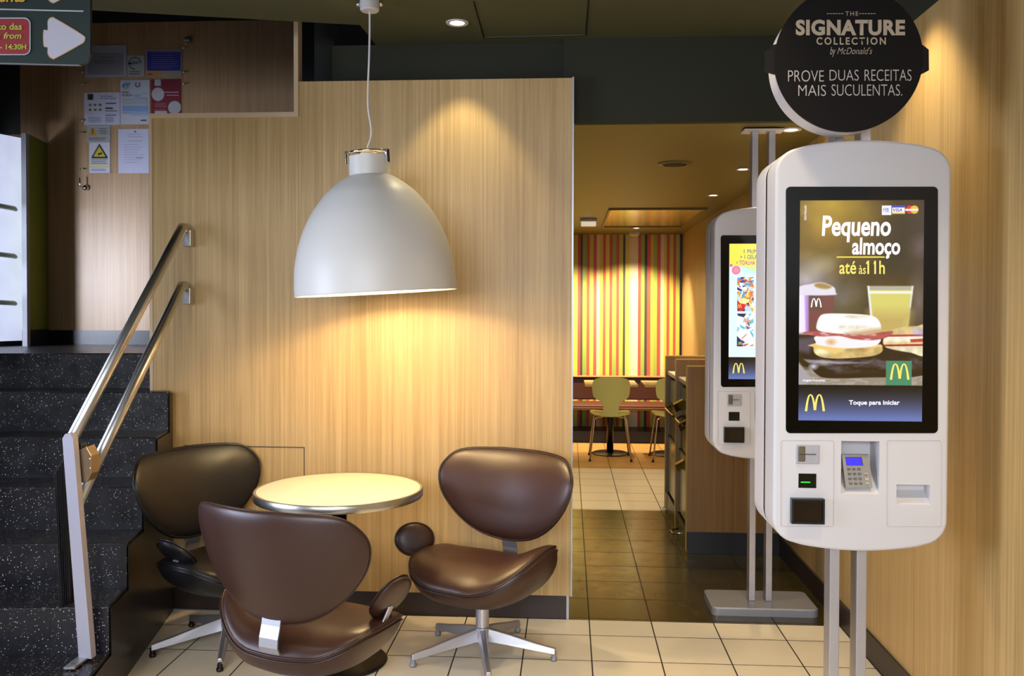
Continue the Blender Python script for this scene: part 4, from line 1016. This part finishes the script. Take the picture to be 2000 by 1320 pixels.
    obj('scanner_window', bx(a.x+t_, b.x-t_, YK-.015, YK-.006, b.z+t_, a.z-t_), mat('scanner_glass', '1e160c', .12), sc_)
    # payment keypad standing in its recess
    k4 = [P(1644, 888, Y=YK+.03), P(1697, 888, Y=YK+.03), P(1704, 952.5, Y=YK+.005), P(1652, 952.5, Y=YK+.005)]
    kp = obj('payment_keypad', prism(B(), k4, (0, .012, 0)), mat('keypad_metal', '8f887e', .4, .5), root)
    def kq(x, y, lift=.001):
        u = (y-888)/(952.5-888); return P(x, y, Y=YK+.03-.025*u-lift)
    def kp_poly(n, q, m, lift=.001, par=kp):
        vv = [kq(*p, lift) for p in q]; return obj(n, prism(B(), vv, (0, .002, 0)), m, par)
    kp_poly('display_frame', [(1651, 892.5), (1683, 892.5), (1686, 909), (1653.5, 909)], 'black', .0012)
    kp_poly('display', [(1652, 893.5), (1681.5, 893.5), (1684.5, 908.3), (1654, 908.3)], 'glow_blue', .0022)
    for r_ in range(4):
        for c_i in range(3):
            x = 1655+9.8*c_i+r_*1.3; y = 914+9.4*r_; kp_poly('key', [(x, y), (x+6, y), (x+6.7, y+4.6), (x+.7, y+4.6)], mat('key_grey', '5a5856', .5) if r_+c_i == 0 else bpy.data.materials['key_grey'], .003)
    for j, cc2 in enumerate(('b04040', 'd0b030', '5a9a50')):
        x = 1688+1.2*j; y = 923+9.4*j; kp_poly('function_key', [(x, y), (x+7.5, y), (x+8, y+5), (x+.6, y+5)], mat('fkey'+cc2, 'a8a39a', .5), .003)
        kp_poly('key_mark', [(x+1.5, y+3), (x+6.5, y+3), (x+6.8, y+5), (x+1.8, y+5)], mat('fmark'+cc2, cc2, .5), .0045)
    # two posts
    xs = [(P(1622, 1100, Y=2.87).x, P(1640, 1100, Y=2.87).x), (P(1674.5, 1100, Y=2.87).x, P(1693, 1100, Y=2.87).x)]
    zt_ = ZC if variant == 0 else ZL
    for a, b in xs:
        for zA, zB in ((.049, z0+.03), (z1-.04, zt_-.008)):
            obj('post', bx(a-.002, b, 2.868, 2.932, zA, zB, bev=.002), 'alu', root)
    cxp = (xs[0][0]+xs[1][1])/2
    obj('base_plate', rounded(cxp, 2.90, .262, .145, 0, .048), 'grey_metal', root)
    obj('ceiling_plate', bx(cxp-.10, cxp+.10, 2.85, 2.95, zt_-.008, zt_, bev=.001), 'white', root)
    root.location = Vector((.884, 2.90, 0))+Vector(loc_shift)
    return root
def rounded(cx, cy, hx, hy, z0, z1, R=.03):
    pts = []
    for sx, sy, a in ((1, 1, 0), (-1, 1, PI/2), (-1, -1, PI), (1, -1, 1.5*PI)):
        pts += [(cx+sx*(hx-R)+R*math.cos(a+PI/2*i/6), cy+sy*(hy-R)+R*math.sin(a+PI/2*i/6), z0) for i in range(7)]
    t = bmesh.new(); f_ = t.faces.new([t.verts.new(p) for p in pts]); r = bmesh.ops.extrude_face_region(t, geom=[f_])
    nv = [v for v in r['geom'] if isinstance(v, bmesh.types.BMVert)]; bmesh.ops.translate(t, vec=(0, 0, z1-z0), verts=nv)
    bmesh.ops.recalc_face_normals(t, faces=t.faces)
    te = [e for e in t.edges if all(abs(v.co.z-z1) < 1e-5 for v in e.verts)]
    bmesh.ops.bevel(t, geom=te, offset=.006, segments=3, profile=.5, affect='EDGES'); return t
kiosk((0, 0, 0), 'white self-order kiosk nearest the camera, screen showing a breakfast sandwich', 0)
kiosk((.091, 1.70, -.008), 'white self-order kiosk farther back, half hidden, with a yellow and white screen', 1)

# ------------------------------------------------------------------ round sign over the near kiosk
YD = 2.70
dc = P(1657.5, 115, Y=YD); rd = P(1803, 115, Y=YD).x-dc.x
sg = thing('round_sign', 'round black sign with pale lettering above the near kiosk', 'sign', (dc.x, YD, dc.z-rd))
def disc(r, y0, y1, m, n):
    o = obj(n, lathe(B(), [(0, 0), (r, 0), (r, y1-y0), (0, y1-y0)], 96, Matrix.Translation((dc.x, y1, dc.z)) @ Matrix.Rotation(PI/2, 4, 'X')), m, sg); return smooth_ang(o)
disc(rd, YD, YD+.012, 'sign_black', 'front_disc')
disc(rd*.985, YD+.0125, YD+.10, 'white', 'core')
bm = B()
tabs = [(1494.5, 100), (1504, 95), (1509, 88), (1600, 60), (1720, 60), (1803, 88), (1814, 97), (1814.5, 137), (1803, 143), (1720, 160), (1600, 160), (1509, 143), (1495, 138)]
prism(bm, [P(x, y, Y=YD+.005) for x, y in tabs], (0, .012, 0)); obj('clamp_band', bm, mat('band_black', '0e0a09', .5, spec=.25), sg)
obj('clamp_back', prism(B(), [P(x, y, Y=YD+.10) for x, y in ((1504, 100), (1540, 100), (1540, 150), (1510, 150), (1504, 142))], (0, .006, 0)), 'black', sg)
T = dict(Y=YD, off=.001)
text('lettering', 'THE', (1651, 22.5, 1676, 31), 'sign_print', sg, space=1.3, **T)
ds = []
for x0 in (1615, 1678):
    for i in range(6): ds.append((rect(x0+i*5.6, 26, x0+i*5.6+3.9, 27.3), 'b5a58e'))
colour_mesh('dashes', ds, 'print', sg, Y=YD-.001, step=.00001)
text('lettering', 'SIGNATURE', (1554, 38.5, 1767.5, 69.5), 'sign_print', sg, bold=.045, space=1.08, **T)
text('lettering', 'COLLECTION', (1594.5, 73, 1730, 87.5), 'sign_print', sg, bold=.02, space=1.35, **T)
text('lettering', "by", (1621, 92, 1632, 111.5), 'sign_print', sg, shear=.35, **T)
text('lettering', "McDonald's", (1635, 92.5, 1703.5, 106), 'sign_print', sg, shear=.35, bold=-.008, **T)
for s, q in (('PROVE', (1539, 137.5, 1609, 159.5)), ('DUAS', (1620, 136.5, 1677, 157.5)), ('RECEITAS', (1688.5, 136, 1780, 158)), ('MAIS', (1559, 166, 1613, 187.5)), ('SUCULENTAS.', (1624, 165, 1762, 187))):
    text('lettering', s, q, 'sign_grey', sg, bold=-.012, **T)

# ------------------------------------------------------------------ cabinet (tray station) in the corridor
YC0 = 5.56; XC = .735; ztc = P(1345, 716, Y=YC0).z
cab = thing('tray_station', 'walnut tray and bin station behind the far kiosk', 'cabinet', (1.0, YC0, 0))
obj('end_panel', bx(XC, XR-.002, YC0, YC0+.03, .14, ztc), 'walnut', cab)
obj('plinth', bx(XC+.01, 1.388, YC0+.02, 6.9, 0, .14), 'black_base', cab)
obj('edge_strip', bx(XC-.004, XC, YC0-.002, YC0+.034, .02, ztc), mat('gold_edge', 'a08a48', .35, .3), cab)
obj('top_rail', bx(XC, XR-.004, YC0, YC0+.03, ztc, ztc+.006), mat('gold_edge2', 'd0aa60', .3, .3), cab)
for y, zz in ((6.12, 1.175), (6.76, 1.165)):
    obj('divider', bx(XC-.0, 1.388, y, y+.03, .14, zz), 'walnut', cab)
    obj('divider_edge', bx(XC-.004, XC, y-.001, y+.031, .02, zz), bpy.data.materials['gold_edge'], cab)
    obj('divider_rail', bx(XC, 1.386, y, y+.03, zz, zz+.006), bpy.data.materials['gold_edge2'], cab)
for i, (ya, yb, zc) in enumerate(((5.592, 6.118, 1.06), (6.152, 6.758, 1.055))):
    obj('counter', bx(XC+.012, 1.386, ya, yb, zc-.025, zc), 'ceramic', cab)
    d_ = obj('bin_door', bx(XC+.02, XC+.04, ya+.01, yb-.01, .16, .56), 'bin', cab)
    obj('back_panel', bx(1.2, 1.22, ya, yb, .14, zc-.025), 'black', cab)
    obj('flap', bx(XC+.03, XC+.05, ya+.02, yb-.02, .58, .80), mat('olive_flap', '50501e', .3), cab)
    obj('shelf', bx(XC+.02, 1.2, ya, yb, .56, .575), 'black', cab)
    obj('upper_flap', bx(XC+.03, XC+.05, ya+.02, yb-.02, .83, 1.0), mat('grey_flap', '868a64', .2), cab)
    obj('flap_handle', tube(B(), [(XC+.03, ya+.06, .80), (XC-.01, ya+.06, .78), (XC-.01, yb-.06, .78), (XC+.03, yb-.06, .80)], .006, 8), 'cutlery', cab, True)
obj('pedal', tube(B(), [(XC+.03, 5.9, .05), (XC-.04, 5.92, .035), (XC-.045, 6.02, .035), (XC+.03, 6.04, .05)], .005, 8), 'chrome', cab, True)
for i, (y, z, dy, lab) in enumerate(((5.72, .78, .09, 'nearest'), (5.86, .50, .08, 'lowest'), (5.98, .88, .07, 'highest'))):
    t = thing('paper_packet', 'small gilt packet sticking out of the tray station, '+lab+' of three', 'packet', (XC-.01, y, z), 'packets at the tray station')
    bm = prism(B(), [(XC-.035, y, z), (XC-.01, y+dy, z-.055), (XC+.03, y+dy, z-.03), (XC+.03, y, z+.035)], (.0, .02, .012), .002)
    obj('packet_body', bm, 'cutlery', t)

# ------------------------------------------------------------------ back room: banquette, tables, green chairs
bq = thing('banquette', 'long brown banquette bench against the striped wall', 'bench', (.1, 10.5, 0))
zb1 = P(1200, 737, Y=10.62).z
obj('backrest', bx(-1.1, 1.36, 10.62, 10.74, .44, zb1, bev=.015), 'banq', bq)
obj('back_edge', bx(-1.1, 1.36, 10.60, 10.76, zb1, zb1+.012, bev=.003), mat('pink_edge', 'a07050', .4), bq)
obj('seat', bx(-1.1, 1.36, 10.12, 10.62, .375, .425, bev=.015), mat('brown_vinyl_seat', '5c3628', .35), bq)
obj('seat_edge', bx(-1.1, 1.36, 10.105, 10.12, .37, .40, bev=.003), mat('seat_edge', '8a6a50', .4), bq)
obj('plinth', bx(-1.1, 1.36, 10.14, 10.56, 0, .13), 'black_base', bq)
v, f, cc = [], [], []
for a, b, c in allst:
    s = 10.55/YS; i0 = len(v); a2, b2 = max(a*s, -1.1), min(b*s, 1.36)
    if b2 <= a2: continue
    v += [(a2, 10.55, .13), (b2, 10.55, .13), (b2, 10.55, .375), (a2, 10.55, .375)]; f.append((i0, i0+1, i0+2, i0+3)); cc.append(lin(c))
o = obj('striped_front', (v, f), 'print', bq); at = o.data.color_attributes.new('Col', 'FLOAT_COLOR', 'CORNER')
for pl_ in o.data.polygons:
    for li in pl_.loop_indices: at.data[li].color = cc[pl_.index]
def btable(x, y, label):
    t = thing('cafe_table', label, 'table', (x, y, 0), 'small tables by the banquette')
    obj('tabletop', bx(x-.27, x+.27, y-.27, y+.27, .725, .75, bev=.004), mat('pale_wood_top', 'd8b880', .35) if 'pale_wood_top' not in bpy.data.materials else bpy.data.materials['pale_wood_top'], t)
    obj('pedestal', cyl(B(), (x, y), .035, .01, .725), 'black', t, True)
    smooth_ang(obj('base', lathe(B(), [(0, 0), (.19, 0), (.195, .008), (.17, .018), (0, .022)], 40, Matrix.Translation((x, y, 0))), 'black', t))
btable(.442, 9.38, 'small square pedestal table behind the fully visible green chair')
btable(1.05, 9.38, 'small square pedestal table behind the half hidden green chair')
def gchair(x, y, label):
    R = thing('shell_chair', label, 'chair', (x, y, 0), 'green plywood chairs in the back room')
    # backrest shell outline (u across, z up) bent backwards
    hw_ = [(.455, .085), (.50, .076), (.55, .075), (.58, .082), (.605, .105), (.625, .145), (.645, .170), (.68, .182), (.73, .187), (.78, .184), (.81, .176), (.83, .155), (.842, .11), (.846, .06)]
    bm = B(); rows = []
    for z, w_ in hw_:
        rows.append([[bm.verts.new((x+w_*(2*i/10-1), y-.20-.10*(z-.45)/.4+1.2*(w_*(2*i/10-1))**2-dy, z)) for i in range(11)] for dy in (0, .012)])
    for A, Bq in zip(rows, rows[1:]):
        for i in range(10):
            bm.faces.new((A[0][i], A[0][i+1], Bq[0][i+1], Bq[0][i])); bm.faces.new((A[1][i+1], A[1][i], Bq[1][i], Bq[1][i+1]))
        for i in (0, 10): bm.faces.new((A[0][i], Bq[0][i], Bq[1][i], A[1][i]))
    for Q in (rows[0], rows[-1]):
        for i in range(10): bm.faces.new((Q[0][i], Q[0][i+1], Q[1][i+1], Q[1][i]))
    bmesh.ops.recalc_face_normals(bm, faces=bm.faces); smooth_ang(obj('backrest', bm, 'lime', R), .7)
    so = [(-.07, -.205), (-.13, -.17), (-.19, -.13), (-.2, 0), (-.19, .12), (-.13, .19), (0, .205), (.13, .19), (.19, .12), (.2, 0), (.19, -.13), (.13, -.17), (.07, -.205)]
    obj('seat', prism(B(), [(x+u, y+v_, .445+.25*abs(u)**1.5) for u, v_ in catmull(so, 3)], (0, 0, .014)), 'lime', R)
    for sx in (-1, 1):
        for sy in (-1, 1):
            tp = Vector((x+sx*.07, y+sy*.07, .437)); md = Vector((x+sx*.155, y+sy*.135, .43)); bt = Vector((x+sx*.205, y+sy*.19, .006))
            lg = obj('leg', tube(B(), [tp, md-Vector((sx*.02, 0, -.004)), md+Vector((sx*.006, 0, -.02)), bt], .0085, 8), 'steel', R, True)
            obj('foot_cap', cyl(B(), (bt.x, bt.y), .012, 0, .02, 10), 'black', lg)
gchair(.425, 9.08, 'lime green moulded chair with its back in full view in the corridor')
gchair(1.05, 9.08, 'lime green moulded chair partly hidden by the tray station')

# ------------------------------------------------------------------ lights
def light(kind, name, loc, energy, col, **k):
    d = bpy.data.lights.new(name, kind); d.energy = energy; d.color = col
    aim = k.pop('aim', None)
    for a, v_ in k.items(): setattr(d, a, v_)
    o = bpy.data.objects.new(name, d); C.objects.link(o); o.location = loc
    if aim is not None: o.rotation_euler = (Vector(aim)-Vector(loc)).to_track_quat('-Z', 'Y').to_euler()
    return o
W2 = (1, .80, .50); DAY = (.72, .80, 1)
light('POINT', 'pendant_bulb_light', bpos-Vector((0, 0, .075)), 22, (1, .74, .40), shadow_soft_size=.05)
def spot(p, z, e, col=W2, size=70, blend=.5, aim=None, soft=.03):
    return light('SPOT', 'downlight_lamp', (p.x, p.y, z-.012), e, col, spot_size=math.radians(size), spot_blend=blend, shadow_soft_size=soft, aim=aim or (p.x, p.y, 0))
spot(D['a'], ZC, 20, (1, .85, .52), 74, .4)
spot(D['b'], ZL, 40, W2, 90); spot(D['c'], ZL, 45, W2, 90); spot(D['d'], ZL, 70, W2, 100)
spot(D['e'], ZL, 210, (1, .80, .50), 100, .6, aim=(D['e'].x, D['e'].y+.9, 0))
for x in (-.45, 0.05):
    spot(Vector((x, 10.1, 0)), ZL, 150, (1, .80, .50), 100, .6, aim=(x, 11.0, 0))
spot(Vector((.1, 7.6, 0)), ZL, 60, W2, 110)
# lamps of the high ceiling outside the frame
for x, y, e in ((1.08, 3.35, 44), (1.0, 1.9, 50), (.3, 2.6, 40), (-.6, 1.9, 30), (-1.9, 2.2, 14)):
    spot(Vector((x, y, 0)), ZC, e, W2, 84, .6)
# daylight from the shop front behind the camera and from the stair window
light('AREA', 'shopfront_daylight', (-.8, -2.9, 2.2), 44, (.85, .9, 1), shape='RECTANGLE', size=4.4, size_y=1.3, spread=math.radians(72), aim=(-.4, 4, -.4))
light('AREA', 'stair_window_daylight', (-3.80, 4.05, 1.75), 7.5, DAY, shape='RECTANGLE', size=.22, size_y=.7, spread=math.radians(80), aim=(-2.75, 5.5, 1.62))
light('AREA', 'left_window_daylight', (-4.3, 1.6, 1.5), 27, (.66, .76, 1), shape='RECTANGLE', size=1.8, size_y=1.6, spread=math.radians(85), aim=(.6, 2.8, 1.2))
w = bpy.data.worlds.new('world'); bpy.context.scene.world = w; w.use_nodes = True
w.node_tree.nodes['Background'].inputs[0].default_value = (.75, .8, 1, 1); w.node_tree.nodes['Background'].inputs[1].default_value = .04
for o in list(C.objects):
    if '_local' in o: del o['_local']
